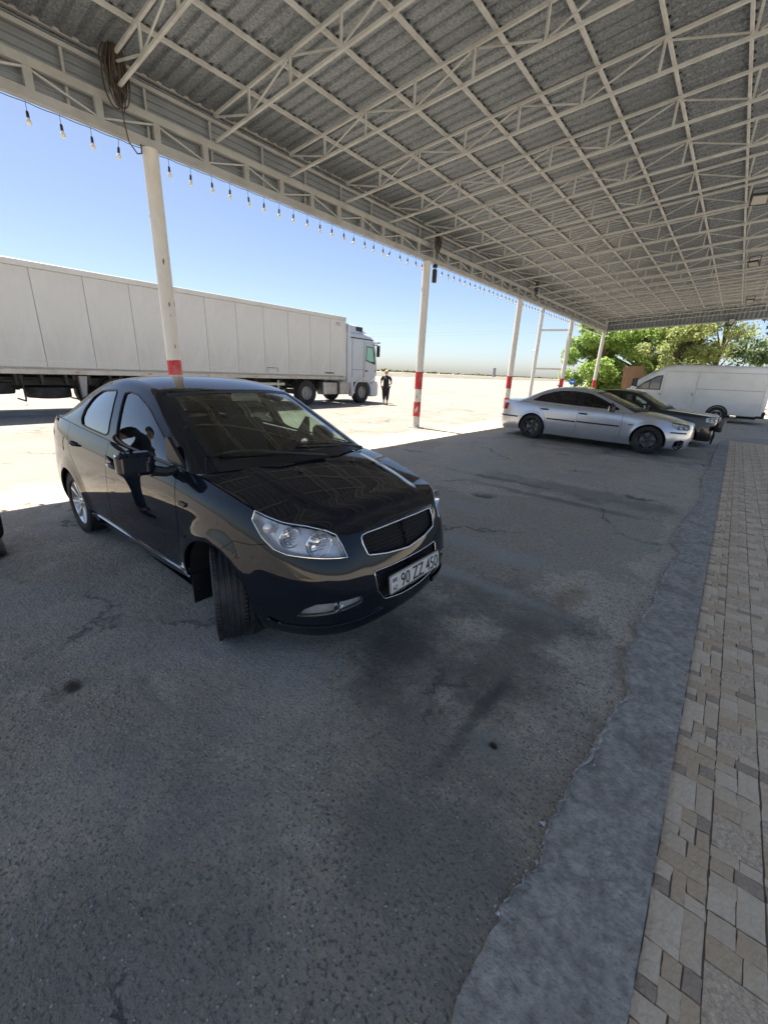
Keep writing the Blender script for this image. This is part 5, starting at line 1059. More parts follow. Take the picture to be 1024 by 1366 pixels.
old, C, LS, DS, GS, TS, hood, fdo, rdo, out = build_sedan(OLD, DO, (-.92, 14.95, 0), R(-1), 'old black boxy saloon with drooping bumper beside the silver car', 'car', 'parked_car')
b = MB(); b.rbox((.80, -.05, .60), (.14, 1.66, .12), .04, rot=Matrix.Rotation(R(5), 3, 'X')); b.box((.68, -.6, .46), (.06, .1, .3)); b.tube([(.70, -.74, .55), (.73, -.76, .35), (.70, -.74, .14)], .025, 7); b.build('hanging_bumper', M['plastic'], old)
b = MB(); b.box((.735, 0, .745), (.03, .66, .012)); [b.box((.735, 0, .70+.022*k), (.02, .68, .008)) for k in range(5)]; b.build('grille_slats', M['hlhouse'], old)
b = MB(); b.bar((.52, -.70, .860), (-.45, -.735, .935), .014, .012); b.build('wing_trim', M['chrome'], old)
# ---------------------------------------------------------------- lorry: trailer and tractor stand along the lot
def ring_sec(x, hw, z0, z1, r0, r1, seg=4, hw1=None):
    """rounded cross-section in the yz plane at x; hw at the bottom, hw1 at the top"""
    hw1 = hw if hw1 is None else hw1; q = []
    for cy_, cz, a0, r in ((hw1-r1, z1-r1, 0, r1), (-hw1+r1, z1-r1, 90, r1), (-hw+r0, z0+r0, 180, r0), (hw-r0, z0+r0, 270, r0)):
        for k in range(seg+1): a = R(a0+90*k/seg); q.append((x, cy_+r*math.cos(a), cz+r*math.sin(a)))
    return q
M['trailer'] = pm('trailer_white', (.62, .62, .60), .42, var=.035, vs=3, dirt=(.47, .45, .41), dscale=1.0, damt=.55, stretch=(1, 1, .5)); M['rail'] = pm('aluminium_rail', (.50, .48, .43), .45, .4, var=.12, vs=4, dirt=(.3, .25, .18), dscale=3, damt=.5)
M['amber'] = pm('amber_lens', (.55, .22, .02), .25); M['chassis'] = pm('dirty_black_chassis', (.030, .029, .027), .7, var=.3, vs=6, dirt=(.12, .105, .085), dscale=3, damt=.6)
TXr = -14.55     # near side of the lorry; local x runs forward (+Y), local -y faces the camera... right side
trl = thing('trailer', (TXr-1.275, 14.7, 0), R(90), 'long white box semi trailer with panelled side parked in the sun', 'trailer')
# local: x forward (front wall at 0), y left; the camera sees y = -1.275 (right side) since +Y forward puts right at +X
ZB, ZT, LEN = 1.16, 3.84, 13.6
b = MB(); b.box((-LEN/2, 0, (ZB+ZT)/2), (LEN-.05, 2.46, ZT-ZB-.06)); b.build('box_body', M['trailer'], trl, 0)
cuts = [0, -.95]+[-.95-1.16*k for k in range(1, 11)]+[-LEN]
pmesh = {}
for i in range(len(cuts)-1):
    wdt = round(cuts[i]-cuts[i+1], 3)
    for s in (1, -1):
        key = (wdt, s)
        if key not in pmesh: pmesh[key] = MB().rbox((0, 0, 0), (wdt-.012, .03, ZT-ZB-.30), .004, 1).mesh('side_panel', M['trailer'], 30)
        link('side_panel', pmesh[key], trl, ((cuts[i]+cuts[i+1])/2, s*1.255, (ZB+ZT)/2-.01))
for s in (1, -1):
    b = MB(); b.rbox((-LEN/2, s*1.26, ZT-.075), (LEN, .07, .15), .02, 2); b.build('top_rail', M['trailer'], trl)
    b = MB(); b.rbox((-LEN/2, s*1.262, ZB+.02), (LEN, .075, .13), .015, 2); b.box((-LEN/2, s*1.27, ZB+.09), (LEN-.1, .06, .012)); b.build('bottom_rail', M['rail'], trl)
    b = MB(); b.box((-LEN/2, s*1.271, ZB+.30), (LEN-.3, .012, .035)); b.build('scuff_rail', M['trailer'], trl)
    b = MB(); b.rbox((-.03, s*1.235, (ZB+ZT)/2), (.12, .12, ZT-ZB), .04); b.build('corner_post', M['trailer'], trl)
b = MB(); [b.box((-.1-.145*k, -1.272, z), (.016, .006, .016)) for k in range(92) for z in (ZT-.17, ZB+.115)]; rv_ = b.build('rivets', M['rail'], trl, 0); rv_['kind'] = 'stuff'
for k in range(7): MB().rbox((-1.0-1.95*k, -1.302, ZB+.02), (.10, .02, .035), .008).build('marker_lamp', M['amber'], trl)
b = MB(); b.box((-.45, -1.274, ZT-.34), (.34, .004, .22)); b.build('fleet_label', M['plate'], trl); tm = text_mesh('FRC', .15, .0012, .27); tm.materials.append(pm('label_ink', (.05, .07, .16), .5)); link('label_print', tm, trl, (-.45, -1.2775, ZT-.34), (R(90), 0, 0))
b = MB(); b.box((-1.0, -1.274, ZB+.24), (.55, .004, .05)); b.build('side_mark', M['chassis'], trl)
b = MB(); [b.bar((-4.35+.5*k, -1.274, ZB+.2), (-4.35+.5*k, -1.274, ZB+.36), .02, .006) for k in range(2)]; b.bar((-4.35, -1.274, ZB+.36), (-3.85, -1.274, ZB+.36), .006, .02); b.build('flap_outline', M['chassis'], trl)
b = MB(); b.box((-6.9, .45, .92), (12.6, .12, .44)); b.box((-6.9, -.45, .92), (12.6, .12, .44)); b.box((-7.6, 0, .86), (9.5, .7, .36)); b.box((-11.3, -.2, .92), (3.4, 1.6, .20)); [b.box((-9.9-.55*k, -1.0, .98), (.07, .35, .26)) for k in range(7)]; b.tube([(-9.9, -.95, .86), (-13.4, -.95, .86)], .035, 6); b.tube([(-10.3, -1.05, .98), (-13.2, -1.1, .92), (-13.4, -.8, .9)], .02, 5); [b.box((-1.2-1.2*k, 0, 1.02), (.10, 2.3, .14)) for k in range(11)]; b.build('chassis_beams', M['chassis'], trl, 0)
# reefer unit on the front wall
b = MB(); b.rbox((.11, 0, 2.95), (.20, 1.75, 1.55), .05); b.build('cooling_unit', M['girder'], trl); b = MB(); [b.box((.11, -.88, 2.35+.1*k), (.14, .01, .05)) for k in range(6)]; b.build('unit_louvre', M['chassis'], trl)
wt = wheel_meshes(.52, .34, .29, 'steel', pm('dusty_steel_rim', (.20, .19, .18), .6, .4, var=.2, vs=8, dirt=(.26, .23, .19), dscale=4, damt=.6))
for x in (-7.13, -8.44, -9.75):
    for s in (1, -1): place_wheel(wt, trl, x, s*1.05, .52, 0, x)
    b = MB(); b.box((x, 0, .52), (.14, 2.0, .14)); b.build('axle', M['chassis'], trl, 0)
    for s in (1, -1):
        b = MB(); rg = [[(x+.60*math.cos(R(a)), s*yy, .52+.60*math.sin(R(a))) for a in range(25, 156, 10)] for yy in (1.24, .86)]; n_ = len(rg[0]); b.add(rg[0]+rg[1], [(i, i+1, n_+i+1, n_+i) for i in range(n_-1)]); b.build('mudguard', M['chassis'], trl)
# spare wheel lying in its cradle, landing gear, side guard
b = MB(); b.lathe([(.22, -.16), (.30, -.165), (.50, -.14), (.52, -.09), (.52, .09), (.50, .14), (.30, .165), (.22, .16)], 40, 'z', (-11.37, -.74, .62)); b.build('spare_tyre', M['rubber'], trl)
b = MB(); [b.tube([(x, -1.22, 1.05), (x, -1.24, .50), (x, -1.18, .42), (x, -.3, .42)], .022, 7) for x in (-10.74, -12.0)]; b.tube([(-10.74, -1.22, .78), (-10.74, -1.05, 1.0)], .02, 6); b.build('spare_cradle', M['chassis'], trl)
b = MB(); b.prism([(-10.72, 1.08), (-10.50, 1.08), (-10.58, .55), (-10.70, .48)], -1.20, -1.14, 'xz'); b.build('guard_plate', M['girder'], trl)
b = MB(); b.lathe([(.0, -.15), (.50, -.14), (.52, -.09), (.52, .09), (.50, .14), (.0, .15)], 36, 'z', (-12.62, -.74, .74)); b.build('second_spare', M['rubber'], trl)
b = MB(); b.box((-12.1, .3, .78), (.5, .5, .3)); b.build('air_tank', M['chassis'], trl)
for s in (1, -1):
    b = MB(); b.box((-2.7, s*.95, .75), (.14, .14, .80)); b.box((-2.7, s*.95, .33), (.30, .26, .05)); b.bar((-2.7, s*.95, .75), (-3.5, s*.6, 1.05), .06, .06); b.build('landing_leg', M['chassis'], trl)
    b = MB(); b.box((-6.2, s*1.22, .62), (5.4, .03, .10)); b.box((-6.2, s*1.22, .90), (5.4, .03, .10)); [b.box((-3.8-1.6*k, s*1.2, .8), (.06, .05, .5)) for k in range(4)]; b.build('side_guard', M['rail'], trl)
b = MB(); [b.box((-LEN-.0, sy, 2.5), (.05, 1.2, 2.6)) for sy in (-.61, .61)]; b.build('rear_door', M['trailer'], trl, 0); b = MB(); b.box((-LEN+.1, 0, .62), (.12, 2.3, .16)); b.build('rear_bumper', M['chassis'], trl, 0)
# ---- tractor
trc = thing('tractor_unit', (TXr-1.27, 17.1, 0), R(90), 'silver white lorry cab with roof deflector coupled to the box trailer', 'lorry cab')
M['cab'] = pm('pale_silver_cab', (.52, .56, .62), .35, .15, coat=.4, var=.03, vs=2, dirt=(.5, .49, .46), dscale=1.5, damt=.35); M['cabglass'] = glass('green_cab_glass', (.50, .80, .66), 1.1); M['tank'] = pm('aluminium_tank', (.42, .41, .40), .38, .7, var=.15, vs=6, dirt=(.28, .25, .2), dscale=4, damt=.5)
# cab shell by stations from the back wall to the front (x from -2.25 to 0)
b = MB(); st = [(-2.02, 1.20, 1.02, 3.20, .05, .10), (-1.95, 1.23, 1.0, 3.26, .06, .14), (-1.1, 1.24, 1.0, 3.30, .06, .18), (-.55, 1.24, 1.0, 3.24, .06, .22), (-.30, 1.235, 1.0, 3.08, .08, .28), (-.14, 1.20, 1.0, 2.80, .12, .3), (-.06, 1.16, 1.0, 2.3, .15, .3), (-.02, 1.12, 1.0, 1.75, .15, .25), (.0, 1.08, 1.02, 1.5, .15, .2)]
b.loft([ring_sec(*q) for q in st]); b.build('cab_shell', M['cab'], trc, 50)
b = MB(); st = [(-2.0, 1.10, 3.1, 3.62, .05, .10), (-1.5, 1.12, 3.1, 3.60, .05, .14), (-1.05, 1.10, 3.1, 3.50, .05, .2), (-.75, 1.06, 3.1, 3.36, .05, .12), (-.55, 1.0, 3.1, 3.25, .03, .06)]; b.loft([ring_sec(*q) for q in st]); b.build('roof_deflector', M['cab'], trc, 50)
b = MB(); b.rbox((-1.32, 0, 3.43), (.52, 2.26, .22), .05); b.build('deflector_window', M['plastic'], trc)
b = MB(); b.box((-2.09, -1.19, 2.1), (.20, .05, 2.85)); b.box((-2.09, 1.19, 2.1), (.20, .05, 2.85)); b.build('side_fairing', M['cab'], trc)
b = MB(); b.rbox((.02, 0, .66), (.32, 2.42, .62), .10, 4); b.build('front_bumper', M['cab'], trc); b = MB(); b.rbox((.06, 0, 1.45), (.06, 1.7, .75), .04); b.build('front_grille', M['plastic'], trc)
b = MB(); b.add([(-.075, y, z) for y, z in ((-1.06, 1.95), (1.06, 1.95))]+[(-.20, y, z) for y, z in ((1.08, 2.85), (-1.08, 2.85))], [(0, 1, 2, 3)]); b.v = [(x+.06, y, z) for x, y, z in b.v]; b.build('windscreen', M['tint'], trc, 0)
b = MB(); b.rbox((.16, 0, 2.93), (.28, 2.3, .05), .05); b.build('sun_visor', M['plastic'], trc)
for s in (1, -1):
    d = MB(); d.prism([(-1.02, 1.05), (-.98, 2.86), (-.36, 2.80), (-.20, 2.35), (-.12, 1.80), (-.12, 1.35), (-.42, 1.25), (-.62, 1.05)], s*1.232, s*1.252, 'xz'); door = d.build('cab_door', M['cab'], trc)
    d = MB(); d.prism([(-.93, 2.02), (-.90, 2.72), (-.42, 2.68), (-.28, 2.32), (-.20, 1.86), (-.60, 1.95)], s*1.2525, s*1.256, 'xz'); d.build('window_frame', M['plastic'], door)
    d = MB(); d.prism([(-.88, 2.07), (-.86, 2.67), (-.45, 2.63), (-.36, 2.30), (-.32, 2.0), (-.60, 2.0)], s*1.257, s*1.259, 'xz'); d.build('window_pane', M['cabpane'] if 'cabpane' in M else M.setdefault('cabpane', pm('pale_green_pane', (.30, .62, .50), .08, coat=.8)), door)
    d = MB(); d.rbox((-.86, s*1.255, 1.55), (.16, .02, .075), .03); d.build('handle', M['plastic'], door); d = MB(); d.rbox((-.2, s*1.25, 1.56), (.05, .02, .12), .015); d.build('indicator', M['plastic'], door)
    d = MB(); q = [(-1.02, 1.05), (-.98, 2.86), (-.36, 2.80), (-.20, 2.35), (-.12, 1.80), (-.12, 1.35), (-.42, 1.25), (-.62, 1.05)]; [d.bar((a[0], s*1.2535, a[1]), (c_[0], s*1.2535, c_[1]), .004, .012, (0, 1, 0)) for a, c_ in zip(q, q[1:])]; [d.bar((x, s*1.2435, 1.05), (x, s*1.2435, 2.95), .012, .004) for x in (-1.10, -1.90)]; d.bar((-1.9, s*1.2435, 1.60), (-1.1, s*1.2435, 1.60), .004, .012); d.bar((-2.0, s*1.243, 3.02), (-.4, s*1.243, 3.0), .006, .05); d.build('door_seam', M['plastic'], trc)
    d = MB(); d.bar((-.30, s*1.2, 2.80), (-.16, s*1.36, 2.80), .05, .05); d.rbox((-.16, s*1.38, 2.52), (.12, .18, .56), .05); d.build('mirror', M['plastic'], trc)
    d = MB(); d.prism([(-1.88, 1.62), (-1.88, 2.55), (-1.12, 2.55), (-1.12, 1.62)], s*1.235, s*1.2415, 'xz'); d.prism([(-1.88, 1.05), (-1.88, 1.58), (-1.70, 1.58), (-1.12, 1.58), (-1.12, 1.05)], s*1.235, s*1.2415, 'xz'); d.build('side_locker', M['cab'], trc, 0)
    d = MB(); rg = [[(-1.10+rr*math.cos(R(a)), s*yy, .54+rr*math.sin(R(a))) for a in range(-14, 196, 10)] for rr, yy in ((.60, 1.26), (.70, 1.262), (.60, .9))]; n_ = len(rg[0]); d.add(rg[0]+rg[1]+rg[2], [f for i in range(n_-1) for f in ((i, i+1, n_+i+1, n_+i), (i, i+1, 2*n_+i+1, 2*n_+i))]); d.build('wheel_arch', M['cab'], trc, 60)
    d = MB(); d.rbox((-.22, s*1.12, .68), (.5, .30, .74), .06); d.rbox((-1.86, s*1.16, .78), (.16, .20, .86), .03); d.build('step_panel', M['cab'], trc)
    d = MB(); d.rbox((.12, s*.92, .70), (.14, .46, .20), .05); d.build('headlight', M['hlhouse'], trc)
    for x0, x1, nm in ((-2.02, -2.70, 'fuel_tank'), (-2.85, -3.75, 'side_tank')):
        d = MB(); d.rbox(((x0+x1)/2, s*1.0, .72), (x0-x1-.03, .46, .56), .05); [d.rbox((x0+(x1-x0)*(k+.5)/8, s*1.225, .72), (.035, .03, .46), .01) for k in range(8)]; d.build(nm, M['tank'], trc)
    d = MB(); rg = [[(-4.68+.63*math.cos(R(a)), s*yy, .54+.63*math.sin(R(a))) for a in range(12, 169, 10)] for yy in (1.26, .62)]; n_ = len(rg[0]); d.add(rg[0]+rg[1], [(i, i+1, n_+i+1, n_+i) for i in range(n_-1)]); d.build('rear_mudguard', M['chassis'], trc)
wf = wheel_meshes(.53, .32, .29, 'steel', pm('lorry_rim', (.36, .35, .34), .5, .5, var=.15, vs=8, dirt=(.28, .25, .2), dscale=4, damt=.5))
for s in (1, -1):
    place_wheel(wf, trc, -1.10, s*1.06, .53, R(3)); place_wheel(wf, trc, -4.68, s*1.06, .53, 0, 1.)
b = MB(); [b.box((-3.2, sy, .82), (5.0, .09, .26)) for sy in (-.42, .42)]; b.box((-1.10, 0, .53), (.14, 1.9, .14)); b.box((-4.68, 0, .53), (.2, 1.9, .2)); b.lathe([(0, 0), (.45, 0), (.45, .08), (0, .08)], 24, 'z', (-4.5, 0, 1.0)); b.build('chassis', M['chassis'], trc, 0)
b = MB(); b.rbox((-1.0, -.3, 2.0), (1.7, 1.6, .5), .1); b.rbox((-.75, -.55, 1.9), (.5, .5, .9), .1); b.build('cab_seats', M['seat'], trc)
b = MB(); [b.tube([(-2.05, -.4+.25*k, 1.6), (-2.3, -.4+.25*k, 1.2), (-2.45, -.3+.2*k, 1.35)], .02, 6) for k in range(3)]; b.build('air_hoses', M['cord'], trc)
# ---------------------------------------------------------------- white panel vans
def van(loc, rz, label, mirror=True):
    v = thing('panel_van', loc, rz, label, 'van', 'white vans beyond the cars'); zb_, H = .34, 2.52       # x forward, front axle at 0, rear axle at -3.65
    b = MB(); st = [(-5.16, .94, zb_+.02, H-.06, .05, .12), (-5.10, .97, zb_, H, .06, .16), (-3.0, .985, zb_, H+.02, .06, .17), (-1.6, .985, zb_, H+.02, .06, .17), (-1.15, .985, zb_, H-.02, .06, .18), (-.75, .985, zb_, H-.26, .06, .16), (-.30, .98, zb_, H-.58, .07, .15), (.10, .975, zb_, H-.90, .08, .14), (.28, .97, zb_, 1.30, .08, .14), (.62, .93, zb_, 1.17, .10, .16), (.80, .86, zb_, 1.02, .12, .18), (.90, .74, zb_+.03, .86, .12, .14), (.93, .62, zb_+.08, .74, .1, .12)]
    b.loft([ring_sec(*q) for q in st]); b.build('body', M['van'], v, 50)
    sl = lambda x: float(np.interp(-x, [-.28, -.10, .30, .75, 1.15], [1.34, 1.62, 1.94, 2.26, 2.46]))
    for s in (1, -1):
        d = MB(); d.prism([(-1.05, .55), (-1.05, 2.18), (-.78, 2.10), (-.25, 1.78), (.22, 1.30), (.30, .95), (.36, .62), (-.36, .55)], s*.984, s*.992, 'xz'); door = d.build('cab_door', M['van'], v)
        d = MB(); d.prism([(-.98, 1.30), (-.98, 2.02), (-.74, 1.98), (-.22, 1.66), (.14, 1.30)], s*.9925, s*.996, 'xz'); d.build('door_frame', M['plastic'], door)
        for q in ([(-.93, 1.34), (-.93, 1.97), (-.76, 1.93), (-.50, 1.76), (-.50, 1.34)], [(-.46, 1.34), (-.46, 1.74), (-.22, 1.59), (.05, 1.34)]):
            d = MB(); d.prism(q, s*.997, s*.999, 'xz'); d.build('door_pane', M['vanpane'], door)
        for x0, x1 in ((-1.10, -2.42), (-2.46, -5.0)):
            d = MB(); d.prism([(x0, .92), (x0, 2.20), (x1, 2.20), (x1, .92)], s*.984, s*.990, 'xz'); d.build('side_panel', M['van'], v)
            d = MB(); d.prism([(x0, .48), (x0, .895), (x1, .895), (x1, .48)], s*.984, s*.9885, 'xz'); d.build('lower_panel', M['van'], v)
        d = MB(); [d.bar((x, s*.9915, .50), (x, s*.9915, 2.22), .012, .004) for x in (-1.075, -2.44, -4.98)]; d.bar((-1.07, s*.9915, 2.215), (-5.0, s*.9915, 2.215), .004, .014); d.bar((-2.44, s*.992, 1.45), (-4.98, s*.992, 1.47), .012, .02); d.rbox((-2.34, s*.998, 1.18), (.05, .02, .16), .01); d.rbox((-1.0, s*.998, 1.12), (.16, .02, .05), .01); d.build('door_seam', M['girder'], v)
        d = MB(); d.rbox((-2.3, s*.992, .905), (3.6, .016, .03), .006); d.build('rub_strip', M['van'], v)
        d = MB(); d.bar((.05, s*.95, 1.42), (.12, s*1.2, 1.46), .05, .05); d.rbox((.12, s*1.22, 1.62), (.12, .22, .42), .05); d.build('door_mirror', M['plastic'], v)
        for x in (0, -3.48):
            d = MB(); rg = [[(x+rr*math.cos(R(a)), s*yy, .345+rr*math.sin(R(a))) for a in range(-10, 191, 10)] for rr, yy in ((.36, .995), (.43, .993), (.36, .6))]; n_ = len(rg[0]); d.add(rg[0]+rg[1]+rg[2]+[(x, s*.6, .345)], [f for i in range(n_-1) for f in ((i, i+1, n_+i+1, n_+i), (i, i+1, 2*n_+i+1, 2*n_+i), (2*n_+i, 2*n_+i+1, 3*n_))]); d.prism([(x+.395*math.cos(R(a)), .40+.395*math.sin(R(a))) for a in range(0, 360, 15)], s*.97, s*.9875, 'xz'); d.build('wheel_arch', M['plastic'], v, 40)
        d = MB(); d.rbox((-5.08, s*.90, 1.35), (.07, .10, .5), .02); d.build('taillight', M['redlens'], v)
        d = MB(); d.rbox((.80, s*.66, .98), (.22, .36, .22), .06); d.build('headlight', M['hlhouse'], v)
    d = MB(); d.add([(.13, -.86, 1.37), (.13, .86, 1.37), (-.72, .80, 2.235), (-.72, -.80, 2.235)], [(0, 1, 2, 3)]); d.v = [(x+.045, y, z+.045) for x, y, z in d.v]; d.build('windscreen', M['tint'], v, 0)
    d = MB(); d.rbox((.86, 0, .55), (.20, 1.84, .32), .08); d.build('front_bumper', M['plastic'], v); d = MB(); d.rbox((-5.06, 0, .44), (.34, 1.94, .30), .04); d.build('rear_step', M['plastic'], v); d = MB(); d.box((-1.9, 0, .32), (4.2, 1.6, .2)); d.box((-4.6, 0, .38), (.7, 1.8, .30)); d.build('underbody', M['innards'], v, 0)
    d = MB(); [d.box((-5.165, sy, 1.45), (.012, .88, 1.75)) for sy in (-.45, .45)]; d.build('rear_door', M['van'], v, 0)
    for x in (0, -3.48):
        for s in (1, -1): place_wheel(wv, v, x, s*.925, .345, 0, random.random())
    return v
M['van'] = pm('van_white', (.80, .82, .81), .32, coat=.5, var=.03, vs=2, dirt=(.55, .53, .48), dscale=1.2, damt=.4); M['vanpane'] = pm('dark_van_glass', (.10, .14, .16), .06, coat=.8)
wv = wheel_meshes(.345, .215, .205, 'steel', pm('van_rim', (.40, .40, .39), .45, .5, var=.15, vs=9, dirt=(.25, .22, .18), dscale=4, damt=.5))
van((-4.02, 26.6, 0), R(180), 'white high roof panel van parked crosswise behind the black saloon')
van((-4.7, 29.9, 0), R(180), 'second white van mostly hidden behind the high roof van')
pb_ = thing('plywood_board', (-5.15, 30.6, 0), R(8), 'weathered brown plywood board standing beside the hidden van', 'board'); M['ply'] = pm('weathered_plywood', (.36, .21, .115), .8, var=.25, vs=3, stretch=(3, 1, .6))
rt = Matrix.Rotation(R(-6), 3, 'Y'); MB().box((0, 0, 1.28), (1.15, .03, 2.55), rt).build('sheet', M['ply'], pb_, 0); b = MB(); [b.box(Vector((0, .04, .5+.8*k)), (1.1, .05, .07), rt) for k in range(3)]; b.build('batten', M['ply'], pb_, 0)
# pale sack by the van's tail
def lump(mb, c, d, seed, n=14, m=10):
    rd = np.random.default_rng(seed); ph = rd.uniform(0, 6, 4); vs = []
    for i in range(m+1):
        t = math.pi*i/m
        for k in range(n):
            a = 2*math.pi*k/n; r = 1+.10*math.sin(3*a+ph[0])*math.sin(t)+.08*math.sin(2*a+5*t+ph[1])+.05*math.sin(7*a+ph[2]); z = -math.cos(t); z = max(z, -.82)
            vs.append((c[0]+d[0]*r*math.sin(t)*math.cos(a), c[1]+d[1]*r*math.sin(t)*math.sin(a), c[2]+d[2]*z))
    mb.add(vs, [(i*n+k, i*n+(k+1) % n, (i+1)*n+(k+1) % n, (i+1)*n+k) for i in range(m) for k in range(n)])
sk_ = thing('sack', (1.62, 23.9, 0), .3, 'pale bulging sack standing on the yard by the van tail', 'sack'); b = MB(); lump(b, (0, 0, .46), (.30, .26, .56), 4); b.build('bag', pm('woven_sack', (.52, .49, .47), .8, var=.12, vs=14), sk_, 60); b = MB(); b.tube([(0, 0, .98), (.02, 0, 1.06), (.05, .02, 1.10)], [.10, .05, .09], 9); b.build('tied_neck', pm('sack_neck', (.5, .42, .40), .8), sk_)
# ---------------------------------------------------------------- people
M['skin'] = pm('skin', (.52, .31, .23), .55, var=.08, vs=12); M['navy'] = pm('dark_cloth', (.016, .017, .024), .85, var=.2, vs=30, bump=.2, bs=40); M['hair'] = pm('blond_hair', (.50, .36, .22), .6, var=.25, vs=40, stretch=(1, 1, .2)); M['shoe'] = pm('black_shoe', (.014, .014, .015), .45); M['darkhair'] = pm('dark_hair', (.02, .016, .013), .6, var=.3, vs=40)
def skin_mesh(name, nodes, edges, mat, parent, root=0, sub=2):
    me = bpy.data.meshes.new(name); me.from_pydata([n[0] for n in nodes], edges, []); o = bpy.data.objects.new(name, me); COL.objects.link(o)
    md = o.modifiers.new('s', 'SKIN'); md.use_smooth_shade = True
    for i, n in enumerate(nodes):
        v = me.skin_vertices[0].data[i]; v.radius = n[1] if isinstance(n[1], tuple) else (n[1], n[1]); v.use_root = (i == root)
    sb = o.modifiers.new('u', 'SUBSURF'); sb.levels = sub; sb.render_levels = sub
    bpy.context.view_layer.update(); m2 = bpy.data.meshes.new_from_object(o.evaluated_get(bpy.context.evaluated_depsgraph_get())); m2.name = name; m2.materials.clear(); m2.materials.append(mat)
    COL.objects.unlink(o); bpy.data.objects.remove(o); m2.polygons.foreach_set('use_smooth', [True]*len(m2.polygons)); r = bpy.data.objects.new(name, m2); COL.objects.link(r); r.parent = parent; return r
def person(loc, rz, label, H, step, hair, armbend, skirt=False, stout=1.0):
    """walks towards local +x; step = stride half length"""
    p = thing('person', loc, rz, label, 'person'); k = H/1.70; V = lambda x, y, z: (x*k, y*k, z*k); g = stout
    nodes = []; edges = []
    def nd(q, r, par=None):
        nodes.append((V(*q), tuple(a*k for a in r) if isinstance(r, tuple) else r*k)); i = len(nodes)-1
        if par is not None: edges.append((par, i))
        return i
    pel = nd((0, 0, .93), (.125*g, .16*g)); wa = nd((.01, 0, 1.08), (.11*g, .145*g), pel); chst = nd((.015, 0, 1.27), (.115*g, .165*g), wa); shd = nd((0, 0, 1.40), (.08, .12), chst); nk = nd((.01, 0, 1.47), .052, shd); nd((.025, 0, 1.54), .055, nk)
    joints = {}
    for s in (1, -1):
        fx = step*s; hip = nd((.0, s*.085, .88), .098*g, pel); kn = nd((fx*.55+.05, s*.09, .49), .062*g, hip); an = nd((fx-.02, s*.085, .10), .042, kn)
        joints['foot', s] = (fx, s*.085); joints['leg', s] = (hip, kn, an)
        nd((fx+.03, s*.088, .045), .035, an)
        sh = nd((-.0, s*.185, 1.375), .062, shd); b_ = armbend[0 if s == 1 else 1]; el = nd((-.03-.10*step*s+b_*.02, s*(.245+.03*g), 1.10), .043, sh)
        wr = nd((.04+b_*.16-.25*step*s, s*(.255-b_*.09), .87+b_*.16), .029, el); pm_ = nd((.06+b_*.20-.3*step*s, s*(.25-b_*.12), .81+b_*.19), (.016, .036), wr); joints['hand', s] = nodes[pm_][0]
        for j in range(4):
            o_ = (-.027+.018*j); base = nodes[pm_][0]; l = (.055, .07, .075, .062)[j]; f1 = nd((base[0]/k+o_, base[1]/k+s*.004, base[2]/k-.035), .0095, pm_); f2 = nd((base[0]/k+o_*1.1+.008, base[1]/k-s*.006, base[2]/k-.035-l*.6), .0085, f1); nd((base[0]/k+o_*1.1+.016, base[1]/k-s*.022, base[2]/k-.035-l), .0075, f2)
        base = nodes[wr][0]; t1 = nd((base[0]/k+.035, base[1]/k-s*.012, base[2]/k-.035), .011, wr); nd((base[0]/k+.052, base[1]/k-s*.018, base[2]/k-.075), .009, t1)
    body = skin_mesh('body', nodes, edges, M['skin'], p)
    # head: rounded skull with brow, nose, chin, ears
    b = MB(); n, m = 20, 16; vs = []
    for i in range(m+1):
        t = math.pi*i/m
        for q in range(n):
            a = 2*math.pi*q/n; x, y, z = math.sin(t)*math.cos(a), math.sin(t)*math.sin(a), -math.cos(t)
            rx = .098 if x > 0 else .100; sx = 1-.22*max(0, -z)*(1 if x < .2 else .55); sy = 1-.30*max(0, -z-.05)
            X = x*rx*sx; Y = y*.077*sy; Z = z*.118
            if x > .6: X += .016*math.exp(-((y/.16)**2))*math.exp(-((z+.12)/.22)**2)-.010*(math.exp(-((abs(y)-.36)/.16)**2))*math.exp(-((z-.10)/.14)**2)+.006*math.exp(-((y/.3)**2))*math.exp(-((z+.62)/.14)**2)
            vs.append((X, Y, Z))
    b.add([V(x+.035, y, z+1.62) for x, y, z in vs], [(i*n+q, i*n+(q+1) % n, (i+1)*n+(q+1) % n, (i+1)*n+q) for i in range(m) for q in range(n)])
    for s in (1, -1): lump(b, V(.025, s*.078, 1.615), (.016*k, .008*k, .030*k), 2, 8, 6)
    hd = b.build('head', M['skin'], p, 80)
    b = MB(); [lump(b, V(.122, s*.030, 1.632), (.007*k, .012*k, .007*k), 3, 8, 6) for s in (1, -1)]; b.build('eyes', M['shoe'], hd); b = MB(); lump(b, V(.124, 0, 1.562), (.008*k, .024*k, .007*k), 5, 8, 6); b.build('mouth', pm('lips', (.42, .17, .15), .5), hd)
    # hair cap with uneven edge
    b = MB(); vs = []; n = 24; rd = random.Random(5)
    for i in range(9):
        t = math.pi*.5*i/8*1.25
        for q in range(n):
            a = 2*math.pi*q/n; fr = max(0, math.cos(a)); tt = min(t, math.pi*(.62-.27*fr)); rr = 1.10+rd.uniform(-.02, .03); vs.append(V(.028+.102*rr*math.sin(tt)*math.cos(a), .084*rr*math.sin(tt)*math.sin(a), 1.625+.122*rr*math.cos(tt)))
    b.add(vs, [(i*n+q, i*n+(q+1) % n, (i+1)*n+(q+1) % n, (i+1)*n+q) for i in range(8) for q in range(n)]); b.build('hair', hair, p, 80)
    # clothes: loose shells over the same skeleton
    nodes2 = []; e2 = []
    def n2(q, r, par=None):
        nodes2.append((V(*q), tuple(a*k for a in r) if isinstance(r, tuple) else r*k)); i = len(nodes2)-1
        if par is not None: e2.append((par, i))
        return i
